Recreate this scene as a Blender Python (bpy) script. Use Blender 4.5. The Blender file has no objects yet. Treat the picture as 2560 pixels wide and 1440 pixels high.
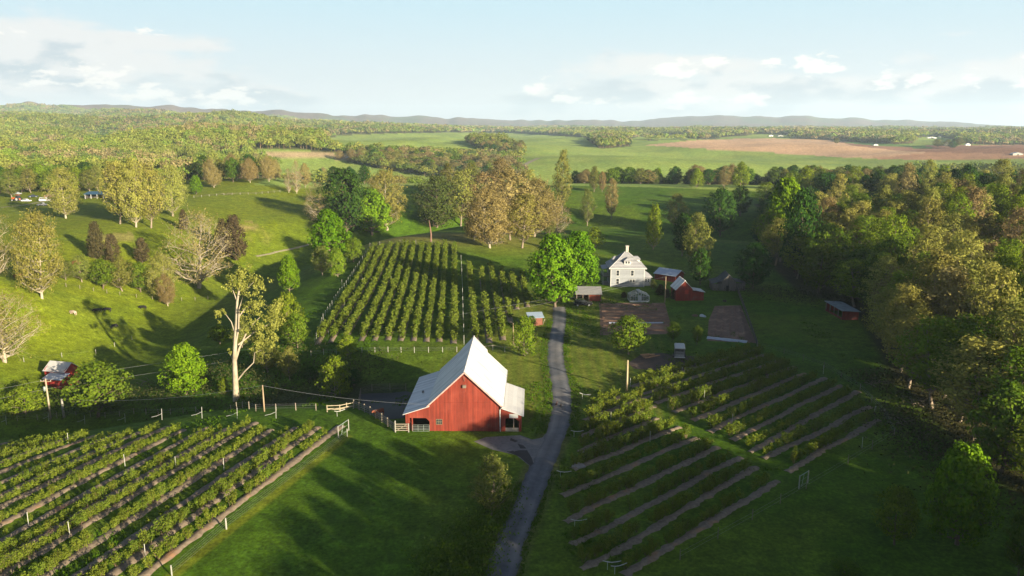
import bpy, bmesh, math, random
import numpy as np
from mathutils import Vector, Matrix
R = math.radians
SC = bpy.context.scene
COL = SC.collection
random.seed(7)
# ------------------------------------------------------------------ camera, sky, sun, exposure
CAM_H, PITCH, FPX = 48.0, R(12.12), 1900.0
cam_d = bpy.data.cameras.new("camera"); cam = bpy.data.objects.new("camera", cam_d); COL.objects.link(cam)
cam.location = (0, 0, CAM_H); cam.rotation_euler = (R(90) - PITCH, 0, 0)
cam_d.sensor_width = 36.0; cam_d.lens = 36.0 * FPX / 2560.0; cam_d.clip_start = 1.0; cam_d.clip_end = 60000.0
SC.camera = cam
SUN_EL, SUN_AZ = R(12.5), math.atan2(0.70, -0.71)          # azimuth measured from +Y towards +X
sd = Vector((math.sin(SUN_AZ) * math.cos(SUN_EL), math.cos(SUN_AZ) * math.cos(SUN_EL), math.sin(SUN_EL)))
sl = bpy.data.lights.new("sun", 'SUN'); sl.energy = 5.0; sl.angle = R(0.5); sl.color = (1.0, 0.86, 0.62)
sun = bpy.data.objects.new("sun", sl); COL.objects.link(sun)
sun.rotation_euler = sd.to_track_quat('Z', 'Y').to_euler()
SC.view_settings.view_transform = 'Standard'; SC.view_settings.look = 'None'
SC.view_settings.gamma = 1.0; SC.view_settings.exposure = 1.84
SC.render.engine = 'CYCLES'
SC.cycles.max_bounces = 6; SC.cycles.diffuse_bounces = 3; SC.cycles.glossy_bounces = 2
SC.cycles.transparent_max_bounces = 4; SC.cycles.transmission_bounces = 3; SC.cycles.volume_bounces = 1
SC.cycles.use_denoising = True

W = bpy.data.worlds.new("World"); SC.world = W; W.use_nodes = True
def build_world():
    nt = W.node_tree; nt.nodes.clear()
    N = nt.nodes.new; L = nt.links.new
    out = N('ShaderNodeOutputWorld'); bg = N('ShaderNodeBackground'); bg.inputs['Strength'].default_value = 0.05
    sky = N('ShaderNodeTexSky'); sky.sky_type = 'NISHITA'; sky.sun_disc = False
    sky.sun_elevation = SUN_EL; sky.sun_rotation = SUN_AZ; sky.air_density = 0.6; sky.dust_density = 1.0; sky.ozone_density = 1.6
    tc = N('ShaderNodeTexCoord'); sep = N('ShaderNodeSeparateXYZ'); L(tc.outputs['Generated'], sep.inputs[0])
    def M(op, a, b=None, c=None):
        m = N('ShaderNodeMath'); m.operation = op
        for k, v in enumerate((a, b, c)):
            if v is None: continue
            if isinstance(v, (int, float)): m.inputs[k].default_value = v
            else: L(v, m.inputs[k])
        return m.outputs[0]
    az = M('MULTIPLY', M('ARCTAN2', sep.outputs[0], sep.outputs[1]), 57.29578)
    el = M('MULTIPLY', M('ARCSINE', sep.outputs[2]), 57.29578)
    comb = N('ShaderNodeCombineXYZ'); L(az, comb.inputs[0]); L(M('MULTIPLY', el, 2.6), comb.inputs[1])
    def noise(scale, detail, rough, off):
        mp = N('ShaderNodeVectorMath'); mp.operation = 'ADD'; L(comb.outputs[0], mp.inputs[0]); mp.inputs[1].default_value = (off, off * 1.7, off * .3)
        n = N('ShaderNodeTexNoise'); n.inputs['Scale'].default_value = scale; n.inputs['Detail'].default_value = detail
        n.inputs['Roughness'].default_value = rough; L(mp.outputs[0], n.inputs['Vector']); return n.outputs['Fac']
    n1 = noise(0.16, 9, 0.58, 3.1); n2 = noise(0.62, 8, 0.62, 11.0); n4 = noise(0.22, 6, 0.55, 27.7)
    def blob(a, e, sa, se, k):
        dx = M('MULTIPLY', M('SUBTRACT', az, a), 1.0 / sa); dy = M('MULTIPLY', M('SUBTRACT', el, e), 1.0 / se)
        r2 = M('ADD', M('MULTIPLY', dx, dx), M('MULTIPLY', dy, dy))
        return M('MULTIPLY', M('POWER', 2.71828, M('MULTIPLY', r2, -1.0)), k)
    def union(bl):
        o = None
        for b in bl:
            v = blob(*b); o = v if o is None else M('MAXIMUM', o, v)
        return o
    # soft layered banks: broad veils low over the horizon
    veil = union([(-33, 3.6, 15, 2.6, 1.0), (-27, 5.2, 9, 0.8, .95), (-20, 1.6, 8, 1.1, .8), (14, 2.2, 13, 1.9, .95), (12, 4.0, 8, 1.1, .95), (29, 2.2, 12, 1.9, .95), (36, 3.2, 5, 1.6, 1.0), (3, 1.8, 5, 1.4, .8), (-60, 4, 20, 3, .9), (60, 4, 18, 3, .9), (25, 8.3, 4, .5, .62), (30, 5.6, 3, .35, .55)])
    # sunlit cumulus heads
    heads = union([(21, 4.0, 2.0, .9, 1.0), (18.2, 4.1, 1.4, .7, .7), (15, 4.4, 1.8, .6, .8), (11.5, 3.9, 2.2, .8, .95), (2.0, 2.7, 1.6, .8, .88), (3.6, 2.0, 2.0, .7, .75), (6.5, 1.5, 2.4, .5, .7), (12.6, 1.7, 2.4, .7, .85), (17, 1.7, 1.6, .7, .85), (25.4, 2.8, 1.0, 1.2, .85), (27.6, 2.7, 1.2, .8, .85), (30.2, 2.6, 1.2, .8, .8), (33.2, 2.5, 1.6, .5, .7),
                   (34.2, 3.9, 1.6, .5, .8), (36.0, 2.9, 1.3, 1.2, 1.0), (-31, 2.9, 1.4, 1.0, .8), (-27.6, 3.0, 2.0, 1.2, .95), (-24.0, 2.0, 3.0, .8, .85), (-19.8, 1.8, 3.2, .9, .95), (-34, 5.6, 3.0, .5, .7), (-24, 6.0, 1.6, .4, .75)])
    def ramp(v, lo, hi):
        r = N('ShaderNodeMapRange'); r.interpolation_type = 'SMOOTHSTEP'; L(v, r.inputs['Value'])
        r.inputs['From Min'].default_value = lo; r.inputs['From Max'].default_value = hi; return r.outputs['Result']
    mveil = ramp(M('ADD', veil, M('MULTIPLY', M('SUBTRACT', n1, 0.5), 1.9)), 0.34, 0.72)
    mhead = ramp(M('ADD', heads, M('MULTIPLY', M('SUBTRACT', n2, 0.5), 3.4)), 0.50, 0.88)
    mhead = M('MULTIPLY', mhead, ramp(heads, 0.05, 0.45))
    def mix(f, a, b):
        m = N('ShaderNodeMix'); m.data_type = 'RGBA'; m.clamp_factor = True
        if isinstance(f, float): m.inputs[0].default_value = f
        else: L(f, m.inputs[0])
        for s, v in ((6, a), (7, b)):
            if isinstance(v, tuple): m.inputs[s].default_value = (*v, 1)
            else: L(v, m.inputs[s])
        return m.outputs[2]
    # whitening towards the horizon (thin high haze)
    K = 5.0
    base = mix(M('MULTIPLY', ramp(el, 18.0, 9.5), 0.95), sky.outputs[0], (.66 * K, .93 * K, 1.04 * K))
    base = mix(M('MULTIPLY', ramp(el, 10.5, 0.5), 0.92), base, (.90 * K, .945 * K, .965 * K))
    shade = mix(ramp(M('ADD', n4, M('MULTIPLY', M('SUBTRACT', el, 2.5), .05)), .43, .57), (.64 * K, .74 * K, .81 * K), (1.0 * K, 1.0 * K, .99 * K))
    c1 = mix(M('MULTIPLY', mveil, 0.95), base, shade)
    c2 = mix(M('MULTIPLY', mhead, 0.9), c1, (1.25 * K, 1.20 * K, 1.12 * K))
    L(c2, bg.inputs['Color']); L(bg.outputs[0], out.inputs['Surface'])
build_world()

# ------------------------------------------------------------------ small helpers
def sm(a, b, x):
    t = np.clip((np.asarray(x, float) - a) / (b - a), 0, 1); return t * t * (3 - 2 * t)
def _hash(ix, iy, s):
    n = (ix * 374761393 + iy * 668265263 + s * 974711) & 0xFFFFFFFF
    n = ((n ^ (n >> 13)) * 1274126177) & 0xFFFFFFFF
    return ((n ^ (n >> 16)) & 0xFFFFFF) / float(0xFFFFFF)
def vnoise(x, y, s=0):
    x = np.asarray(x, float); y = np.asarray(y, float)
    ix = np.floor(x).astype(np.int64); iy = np.floor(y).astype(np.int64)
    fx = x - ix; fy = y - iy; fx = fx * fx * fx * (fx * (fx * 6 - 15) + 10); fy = fy * fy * fy * (fy * (fy * 6 - 15) + 10)
    a = _hash(ix, iy, s); b = _hash(ix + 1, iy, s); c = _hash(ix, iy + 1, s); d = _hash(ix + 1, iy + 1, s)
    return (a * (1 - fx) + b * fx) * (1 - fy) + (c * (1 - fx) + d * fx) * fy - 0.5
def fbm(x, y, o=4, s=0):
    v = 0; a = 1.0
    for k in range(o):
        v = v + a * vnoise(x, y, s + k * 17); x = x * 2.03 + 5.1; y = y * 2.03 + 9.7; a *= 0.5
    return v
def pdist(x, y, pts):
    best = np.full(np.shape(x), 1e9); par = np.zeros(np.shape(x)); acc = 0
    for (x0, y0), (x1, y1) in zip(pts[:-1], pts[1:]):
        dx, dy = x1 - x0, y1 - y0; L2 = dx * dx + dy * dy
        t = np.clip(((x - x0) * dx + (y - y0) * dy) / L2, 0, 1)
        d = np.hypot(x - x0 - t * dx, y - y0 - t * dy)
        m = d < best; best = np.where(m, d, best); par = np.where(m, acc + t, par); acc += 1
    return best, par
HILL_X = [-3000, 0, 150, 330, 450, 640, 760, 900, 1000, 1100, 1180, 1300, 1500, 1600, 1680, 1760, 1900, 2000, 2120, 2230, 2330, 2430, 2480, 2560, 2900, 4000]
HILL_Y = [280, 274, 271, 265, 270, 280, 281, 288, 290, 294, 297, 299, 301, 298, 292, 293, 290, 293, 296, 299, 301, 304, 308, 313, 305, 300]
HILL_R = [6500, 6500, 6500, 6700, 6900, 7000, 7200, 7600, 8000, 8200, 8500, 9000, 9500, 9800, 10000, 10000, 10000, 10000, 10500, 11000, 11000, 11000, 11200, 11500, 11500, 11500]
def height(x, y):
    x = np.asarray(x, float); y = np.asarray(y, float); r = np.hypot(x, y)
    h = np.zeros(np.shape(x))
    d, p = pdist(x, y, [(-330, 120), (-170, 138), (-92, 150), (-52, 148), (-26, 140)])
    h -= (7.5 * np.exp(-(d / 13) ** 2)) * (1 - 0.55 * sm(2.6, 4.0, p))
    d, p = pdist(x, y, [(-96, 158), (-108, 200), (-108, 280), (-96, 350), (-64, 415), (0, 450), (60, 420), (120, 370), (185, 345), (260, 330)])
    h -= 16.0 * np.exp(-(d / 34) ** 2) * (1 - .35 * sm(4.5, 6.5, p))
    h += 6.0 * np.exp(-((x + 34) / 44) ** 2 - ((y - 285) / 45) ** 2)
    h += 5.0 * sm(-130, -190, x) * sm(150, 200, y)
    h += 4.0 * np.exp(-((x + 150) / 22) ** 2 - ((y - 215) / 26) ** 2)
    h += 5.0 * np.exp(-((x + 20) / 330) ** 2 - ((y - 560) / 60) ** 2)
    h += 13.0 * sm(105, 230, x - 0.10 * (y - 160)) * sm(120, 210, y) * (1 - sm(360, 470, y))
    h -= 17.0 * sm(600, 680, y) * (1 - sm(800, 1000, y)) * sm(-500, -100, x)
    rr = sm(520, 1100, r)
    h += rr * (9 * vnoise(x / 300. + .3, y / 170., 6) * sm(900, 1200, r) + 17 * fbm(x / 420., y / 420., 3, 3) + 3 * vnoise(x / 90., y / 90., 5))
    az = np.arctan2(x, y)
    leftw = sm(0.02, -0.42, az) * (np.abs(az) < 1.7)
    h += 46 * leftw * sm(650, 3300, r) + 80 * leftw * sm(650, 1100, r) * fbm(x / 430., y / 420., 2, 9)
    h += 10 * sm(1500, 3500, r)
    px = 1280 + FPX / math.cos(PITCH) * np.tan(np.clip(az, -1.2, 1.2))
    yt = np.interp(px, HILL_X, HILL_Y); rt = np.interp(px, HILL_X, HILL_R)
    top = CAM_H + (312.0 - yt) / FPX * rt
    top = top + 34 * vnoise(az * 34 + 3, az * 0, 61) + 16 * vnoise(az * 85, az * 0 + 4, 62)
    q = r / rt
    rise = np.exp(-((q - 1) / 0.17) ** 2)
    hk = (top - 10) * rise * (1 + 0.55 * fbm(x / 800., y / 800., 4, 31) * np.clip(np.abs(q - 1) * 9, 0, 1))
    h = h * (1 - sm(0.65, 0.95, q)) + np.maximum(hk, 0) * sm(0.45, 0.75, q)
    h += np.where(az < 0.1, 1, .35) * rise * 0
    # keep the yard, the fields and the barn lot level
    return h
def hz(x, y): return float(height(np.array([x]), np.array([y]))[0])
CP, SP = math.cos(PITCH), math.sin(PITCH)
def project(x, y, z):
    zz = z - CAM_H; dep = y * CP - zz * SP; up = y * SP + zz * CP
    dep = np.where(dep < 1e-3, 1e-3, dep)
    return 1280 + FPX * x / dep, 720 - FPX * up / dep, dep
_T = np.geomspace(50, 16000, 2600)
def at(px, py, lift=0.0):
    """ground point seen in the direction of a photograph position"""
    u = (px - 1280) / FPX; v = (720 - py) / FPX
    dx, dy, dz = u, CP + v * SP, -SP + v * CP
    X = dx * _T; Y = dy * _T; Z = CAM_H + dz * _T; H = height(X, Y) + lift
    b = np.nonzero(Z < H)[0]
    if len(b) == 0: k = len(_T) - 1; t = _T[k]
    elif b[0] == 0: t = _T[0]
    else:
        k = b[0]; g0 = Z[k - 1] - H[k - 1]; g1 = Z[k] - H[k]; t = _T[k - 1] + (_T[k] - _T[k - 1]) * g0 / (g0 - g1)
    x, y = dx * t, dy * t
    return Vector((x, y, hz(x, y)))
def inpoly(px, py, poly):
    px = np.asarray(px, float); py = np.asarray(py, float); c = np.zeros(px.shape, bool); n = len(poly); j = n - 1
    for i in range(n):
        xi, yi = poly[i]; xj, yj = poly[j]
        if yi != yj:
            m = ((yi > py) != (yj > py)) & (px < (xj - xi) * (py - yi) / (yj - yi) + xi)
            c ^= m
        j = i
    return c

def tag(o, label=None, cat=None, group=None, kind=None):
    if label: o['label'] = label
    if cat: o['category'] = cat
    if group: o['group'] = group
    if kind: o['kind'] = kind
    return o
def thing(name, label, cat, loc=(0, 0, 0), rz=0, group=None):
    o = bpy.data.objects.new(name, None); COL.objects.link(o); o.location = loc; o.rotation_euler = (0, 0, rz)
    o.empty_display_size = 0.5
    return tag(o, label, cat, group)
def mesh_np(name, V, F, mats, attr=None, smooth=False, midx=None):
    """V (n,3), F (m,k) with constant k"""
    V = np.asarray(V, np.float32); F = np.asarray(F, np.int32); k = F.shape[1]
    me = bpy.data.meshes.new(name); me.vertices.add(len(V)); me.vertices.foreach_set('co', V.ravel())
    me.loops.add(F.size); me.loops.foreach_set('vertex_index', F.ravel())
    me.polygons.add(len(F)); me.polygons.foreach_set('loop_start', np.arange(0, F.size, k, dtype=np.int32))
    me.polygons.foreach_set('loop_total', np.full(len(F), k, np.int32))
    if midx is not None: me.polygons.foreach_set('material_index', np.asarray(midx, np.int32))
    if smooth: me.polygons.foreach_set('use_smooth', np.ones(len(F), bool))
    for m in (mats if isinstance(mats, (list, tuple)) else [mats]): me.materials.append(m)
    if attr is not None:
        a = me.color_attributes.new('Col', 'FLOAT_COLOR', 'POINT')
        A = np.ones((len(V), 4), np.float32); attr = np.asarray(attr, np.float32)
        if attr.ndim == 1: A[:, :3] = attr[:, None]
        else: A[:, :attr.shape[1]] = attr
        a.data.foreach_set('color', A.ravel())
    me.update(); me.validate(); return me
def link(name, me, parent=None, loc=None, rot=None, scale=None):
    o = bpy.data.objects.new(name, me); COL.objects.link(o)
    if parent: o.parent = parent
    if loc is not None: o.location = loc
    if rot is not None: o.rotation_euler = rot
    if scale is not None: o.scale = scale
    return o
class MB:
    def __init__(s): s.v = []; s.f = []; s.m = []
    def poly(s, pts, m=0):
        b = len(s.v); s.v += [tuple(p) for p in pts]; s.f.append(tuple(range(b, b + len(pts)))); s.m.append(m)
    def hexa(s, p, m=0):     # 8 points: bottom 4, top 4
        b = len(s.v); s.v += [tuple(q) for q in p]
        for q in ((3, 2, 1, 0), (4, 5, 6, 7), (0, 1, 5, 4), (1, 2, 6, 5), (2, 3, 7, 6), (3, 0, 4, 7)):
            s.f.append(tuple(b + i for i in q)); s.m.append(m)
    def box(s, x0, x1, y0, y1, z0, z1, m=0):
        s.hexa([(x0, y0, z0), (x1, y0, z0), (x1, y1, z0), (x0, y1, z0), (x0, y0, z1), (x1, y0, z1), (x1, y1, z1), (x0, y1, z1)], m)
    def prism_y(s, pts, y0, y1, m=0):     # xz outline, counter-clockwise seen from -y
        n = len(pts); b = len(s.v)
        s.v += [(x, y0, z) for x, z in pts] + [(x, y1, z) for x, z in pts]
        s.f.append(tuple(range(b, b + n))); s.m.append(m); s.f.append(tuple(range(b + 2 * n - 1, b + n - 1, -1))); s.m.append(m)
        for i in range(n):
            j = (i + 1) % n; s.f.append((b + i, b + n + i, b + n + j, b + j)); s.m.append(m)
    def prism_x(s, pts, x0, x1, m=0):     # yz outline
        n = len(pts); b = len(s.v)
        s.v += [(x0, y, z) for y, z in pts] + [(x1, y, z) for y, z in pts]
        s.f.append(tuple(range(b + n - 1, b - 1, -1))); s.m.append(m); s.f.append(tuple(range(b + n, b + 2 * n))); s.m.append(m)
        for i in range(n):
            j = (i + 1) % n; s.f.append((b + i, b + j, b + n + j, b + n + i)); s.m.append(m)
    def slab(s, a, b, c, d, th, m=0):     # quad a,b,c,d (ccw from above) thickened downwards
        n = (Vector(b) - Vector(a)).cross(Vector(d) - Vector(a)).normalized() * th
        lo = [tuple(Vector(p) - n) for p in (a, b, c, d)]
        s.hexa(lo + [a, b, c, d], m)
    def tube(s, pts, rad, n=6, m=0, cap=True):
        pts = [Vector(p) for p in pts]; rs = rad if isinstance(rad, (list, tuple)) else [rad] * len(pts); b = len(s.v)
        for i, p in enumerate(pts):
            t = (pts[min(i + 1, len(pts) - 1)] - pts[max(i - 1, 0)]).normalized()
            u = t.cross(Vector((0, 0, 1)) if abs(t.z) < .95 else Vector((1, 0, 0))).normalized(); w = t.cross(u)
            for k in range(n):
                a = 2 * math.pi * k / n; s.v.append(tuple(p + (u * math.cos(a) + w * math.sin(a)) * rs[i]))
        for i in range(len(pts) - 1):
            for k in range(n):
                k2 = (k + 1) % n; s.f.append((b + i * n + k, b + i * n + k2, b + (i + 1) * n + k2, b + (i + 1) * n + k)); s.m.append(m)
        if cap:
            s.f.append(tuple(b + k for k in range(n))[::-1]); s.m.append(m)
            e = b + (len(pts) - 1) * n; s.f.append(tuple(e + k for k in range(n))); s.m.append(m)
    def ball(s, c, r, m=0, nu=8, nv=6):
        rx, ry, rz = r if isinstance(r, (tuple, list)) else (r, r, r); b = len(s.v)
        for j in range(nv + 1):
            th = math.pi * j / nv
            for i in range(nu):
                a = 2 * math.pi * i / nu
                s.v.append((c[0] + rx * math.sin(th) * math.cos(a), c[1] + ry * math.sin(th) * math.sin(a), c[2] + rz * math.cos(th)))
        for j in range(nv):
            for i in range(nu):
                i2 = (i + 1) % nu; s.f.append((b + j * nu + i, b + (j + 1) * nu + i, b + (j + 1) * nu + i2, b + j * nu + i2)); s.m.append(m)
    def mesh(s, name, mats, smooth=False, bevel=0):
        me = bpy.data.meshes.new(name); me.from_pydata(s.v, [], s.f)
        for m in (mats if isinstance(mats, (list, tuple)) else [mats]): me.materials.append(m)
        for p, mi in zip(me.polygons, s.m): p.material_index = mi; p.use_smooth = smooth
        bm = bmesh.new(); bm.from_mesh(me)
        if smooth or bevel: bmesh.ops.remove_doubles(bm, verts=bm.verts, dist=1e-5)
        bmesh.ops.recalc_face_normals(bm, faces=bm.faces)
        if bevel: bmesh.ops.bevel(bm, geom=bm.edges[:], offset=bevel, segments=1, affect='EDGES', clamp_overlap=True)
        bm.to_mesh(me); bm.free(); me.update(); return me
    def build(s, name, mats, parent=None, loc=None, rot=None, smooth=False, bevel=0):
        return link(name, s.mesh(name, mats, smooth, bevel), parent, loc, rot)

# ------------------------------------------------------------------ materials
def newmat(name):
    m = bpy.data.materials.new(name); m.use_nodes = True; m.node_tree.nodes.clear(); return m, m.node_tree.nodes.new, m.node_tree.links.new
def setc(s, c): s.default_value = (*c, 1)
def mixn(N, L, f, a, b, bt='MIX'):
    m = N('ShaderNodeMix'); m.data_type = 'RGBA'; m.blend_type = bt
    if isinstance(f, (int, float)): m.inputs[0].default_value = f
    else: L(f, m.inputs[0])
    for s, v in ((6, a), (7, b)):
        if isinstance(v, tuple): setc(m.inputs[s], v)
        else: L(v, m.inputs[s])
    return m.outputs[2]
def surf(name, c1, c2=None, rough=0.8, scale=1.5, stretch=(1, 1, 1), metal=0.0, bump=0.0, detail=6, spec=0.3, c3=None, s3=0.3, t3=(.5, .7), coord='Object', planks=None):
    """painted, wooden, metal or stone surface with two-tone noise, an optional third patchy tone and optional board joints"""
    m, N, L = newmat(name); out = N('ShaderNodeOutputMaterial'); b = N('ShaderNodeBsdfPrincipled')
    b.inputs['Roughness'].default_value = rough; b.inputs['Metallic'].default_value = metal
    b.inputs['Specular IOR Level'].default_value = spec
    tc = N('ShaderNodeTexCoord'); mp = N('ShaderNodeMapping'); mp.inputs['Scale'].default_value = stretch; L(tc.outputs[coord], mp.inputs[0])
    n = N('ShaderNodeTexNoise'); n.inputs['Scale'].default_value = scale; n.inputs['Detail'].default_value = detail; n.inputs['Roughness'].default_value = .62
    L(mp.outputs[0], n.inputs['Vector'])
    r = N('ShaderNodeMapRange'); r.inputs['From Min'].default_value = .3; r.inputs['From Max'].default_value = .7; L(n.outputs['Fac'], r.inputs['Value'])
    c = mixn(N, L, r.outputs[0], c1, c2 or tuple(x * .8 for x in c1))
    if c3:
        n3 = N('ShaderNodeTexNoise'); n3.inputs['Scale'].default_value = s3; n3.inputs['Detail'].default_value = 5; L(tc.outputs[coord], n3.inputs['Vector'])
        r3 = N('ShaderNodeMapRange'); r3.inputs['From Min'].default_value = t3[0]; r3.inputs['From Max'].default_value = t3[1]; L(n3.outputs['Fac'], r3.inputs['Value'])
        c = mixn(N, L, r3.outputs[0], c, c3)
    hgt = n.outputs['Fac']
    if planks:
        ax, freq, dark = planks
        sx = N('ShaderNodeSeparateXYZ'); L(tc.outputs[coord], sx.inputs[0])
        mu = N('ShaderNodeMath'); mu.operation = 'MULTIPLY'; L(sx.outputs[ax], mu.inputs[0]); mu.inputs[1].default_value = freq
        wn = N('ShaderNodeTexWhiteNoise'); wn.noise_dimensions = '1D'; fl = N('ShaderNodeMath'); fl.operation = 'FLOOR'; L(mu.outputs[0], fl.inputs[0]); L(fl.outputs[0], wn.inputs['W'])
        fr = N('ShaderNodeMath'); fr.operation = 'FRACT'; L(mu.outputs[0], fr.inputs[0])
        gt = N('ShaderNodeMath'); gt.operation = 'LESS_THAN'; L(fr.outputs[0], gt.inputs[0]); gt.inputs[1].default_value = .12
        rr = N('ShaderNodeMapRange'); rr.inputs['To Min'].default_value = .78; rr.inputs['To Max'].default_value = 1.12; L(wn.outputs['Value'], rr.inputs['Value'])
        vm = N('ShaderNodeVectorMath'); vm.operation = 'SCALE'; L(c, vm.inputs[0]); L(rr.outputs[0], vm.inputs['Scale'])
        c = mixn(N, L, gt.outputs[0], vm.outputs[0], tuple(x * dark for x in c1))
    L(c, b.inputs['Base Color'])
    if bump:
        bp = N('ShaderNodeBump'); bp.inputs['Strength'].default_value = bump; bp.inputs['Distance'].default_value = .05; L(hgt, bp.inputs['Height']); L(bp.outputs[0], b.inputs['Normal'])
    L(b.outputs[0], out.inputs['Surface']); return m
def leafmat(name, ca, cb, trans=0.35, var=0.25, hue=0.03):
    """leaves: colour varies leaf to leaf (attribute), tree to tree (object random) and in clumps"""
    m, N, L = newmat(name); out = N('ShaderNodeOutputMaterial')
    at_ = N('ShaderNodeAttribute'); at_.attribute_name = 'Col'
    oi = N('ShaderNodeObjectInfo')
    c = mixn(N, L, at_.outputs['Fac'], ca, cb)
    hs = N('ShaderNodeHueSaturation')
    r1 = N('ShaderNodeMapRange'); L(oi.outputs['Random'], r1.inputs['Value']); r1.inputs['To Min'].default_value = .5 - hue; r1.inputs['To Max'].default_value = .5 + hue
    L(r1.outputs[0], hs.inputs['Hue'])
    mu = N('ShaderNodeMath'); mu.operation = 'MULTIPLY'; mu.inputs[1].default_value = 7.31; L(oi.outputs['Random'], mu.inputs[0])
    fr = N('ShaderNodeMath'); fr.operation = 'FRACT'; L(mu.outputs[0], fr.inputs[0])
    r2 = N('ShaderNodeMapRange'); L(fr.outputs[0], r2.inputs['Value']); r2.inputs['To Min'].default_value = 1 - var; r2.inputs['To Max'].default_value = 1 + var
    L(r2.outputs[0], hs.inputs['Value']); L(c, hs.inputs['Color'])
    d = N('ShaderNodeBsdfDiffuse'); t = N('ShaderNodeBsdfTranslucent'); L(hs.outputs[0], d.inputs['Color']); L(hs.outputs[0], t.inputs['Color'])
    ms = N('ShaderNodeMixShader'); ms.inputs[0].default_value = trans; L(d.outputs[0], ms.inputs[1]); L(t.outputs[0], ms.inputs[2]); L(ms.outputs[0], out.inputs['Surface'])
    return m
# ------------------------------------------------------------------ terrain
OPEN = [  # open land seen far away (outlines on the photograph, classified where they fall on the ground)
    [(775, 366), (850, 338), (1000, 333), (1160, 331), (1300, 333), (1480, 345), (1560, 352), (1620, 352), (1745, 349), (1930, 344), (2100, 352), (2230, 361), (2300, 350), (2372, 350), (2425, 361), (2570, 365), (2700, 370), (2700, 440), (2200, 440), (1950, 452), (1700, 440), (1430, 412), (1320, 445), (1290, 400), (1180, 388), (1040, 386), (960, 376), (860, 376)],
    [(570, 385), (650, 375), (740, 374), (860, 384), (960, 395), (1000, 420), (1120, 440), (1300, 452), (1300, 480), (400, 480), (640, 460), (700, 430), (640, 398)],
    [(325, 412), (470, 405), (500, 424), (400, 424)],
    [(1560, 352), (1600, 340), (1700, 338), (1760, 348)], [(1790, 345), (1900, 335), (2030, 340), (1930, 348)],
    [(2235, 352), (2330, 340), (2420, 352), (2300, 362)],
    [(1308, 402), (2250, 402), (2300, 540), (1308, 540)],
    [(1290, 455), (2100, 455), (2300, 500), (1290, 500)]]
HOLES = [  # woods inside that open land
    [(835, 394), (880, 384), (980, 389), (1100, 396), (1200, 411), (1290, 420), (1300, 445), (1180, 446), (1060, 440), (960, 425), (900, 412)],
    [(1165, 352), (1240, 356), (1310, 375), (1300, 398), (1215, 384)],
    [(1470, 352), (1540, 345), (1580, 366), (1500, 372)],
    [(2160, 352), (2270, 348), (2285, 358), (2180, 364)],
    [(2075, 340), (2140, 340), (2280, 352), (2140, 358)]]
BROWN = [([(1610, 363), (1745, 350), (1930, 345), (2100, 352), (2240, 362), (2330, 372), (2330, 384), (2180, 396), (2110, 394), (1960, 384), (1800, 374), (1700, 368)], (.46, .29, .17)),
         ([(2090, 353), (2300, 364), (2560, 362), (2700, 368), (2700, 388), (2400, 388), (2330, 381), (2240, 376), (2130, 364)], (.25, .135, .085)),
         ([(2330, 381), (2700, 388), (2700, 398), (2200, 399), (2180, 395)], (.38, .21, .12)),
         ([(585, 390), (650, 378), (740, 378), (840, 384), (930, 397), (870, 400), (780, 393), (690, 396), (630, 396)], (.36, .27, .15))]
GREEN_IN = [[(2110, 357), (2160, 352), (2230, 360), (2330, 366), (2330, 372), (2210, 366)]]
def is_open(px, py):
    o = np.zeros(np.shape(px), bool)
    for p in OPEN: o |= inpoly(px, py, p)
    for p in HOLES: o &= ~inpoly(px, py, p)
    return o
ROAD_PX = [(1213, 1510), (1250, 1440), (1276, 1352), (1300, 1300), (1317, 1260), (1350, 1175), (1378, 1108), (1395, 1070), (1405, 1010), (1401, 960), (1391, 910), (1389, 865), (1395, 827), (1399, 800), (1398, 768)]
ROAD = [at(*p) for p in ROAD_PX]
ROAD.insert(0, ROAD[0] + (ROAD[0] - ROAD[1]) * 3)
def smooth_path(pts, n=6):
    out = []; P = [Vector(p) for p in pts]
    for i in range(len(P) - 1):
        p0 = P[max(i - 1, 0)]; p1 = P[i]; p2 = P[i + 1]; p3 = P[min(i + 2, len(P) - 1)]
        for k in range(n):
            t = k / n
            out.append(0.5 * ((2 * p1) + (p2 - p0) * t + (2 * p0 - 5 * p1 + 4 * p2 - p3) * t * t + (3 * p1 - p0 - 3 * p2 + p3) * t ** 3))
    out.append(P[-1]); return out
ROADS = smooth_path(ROAD, 6)
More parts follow.
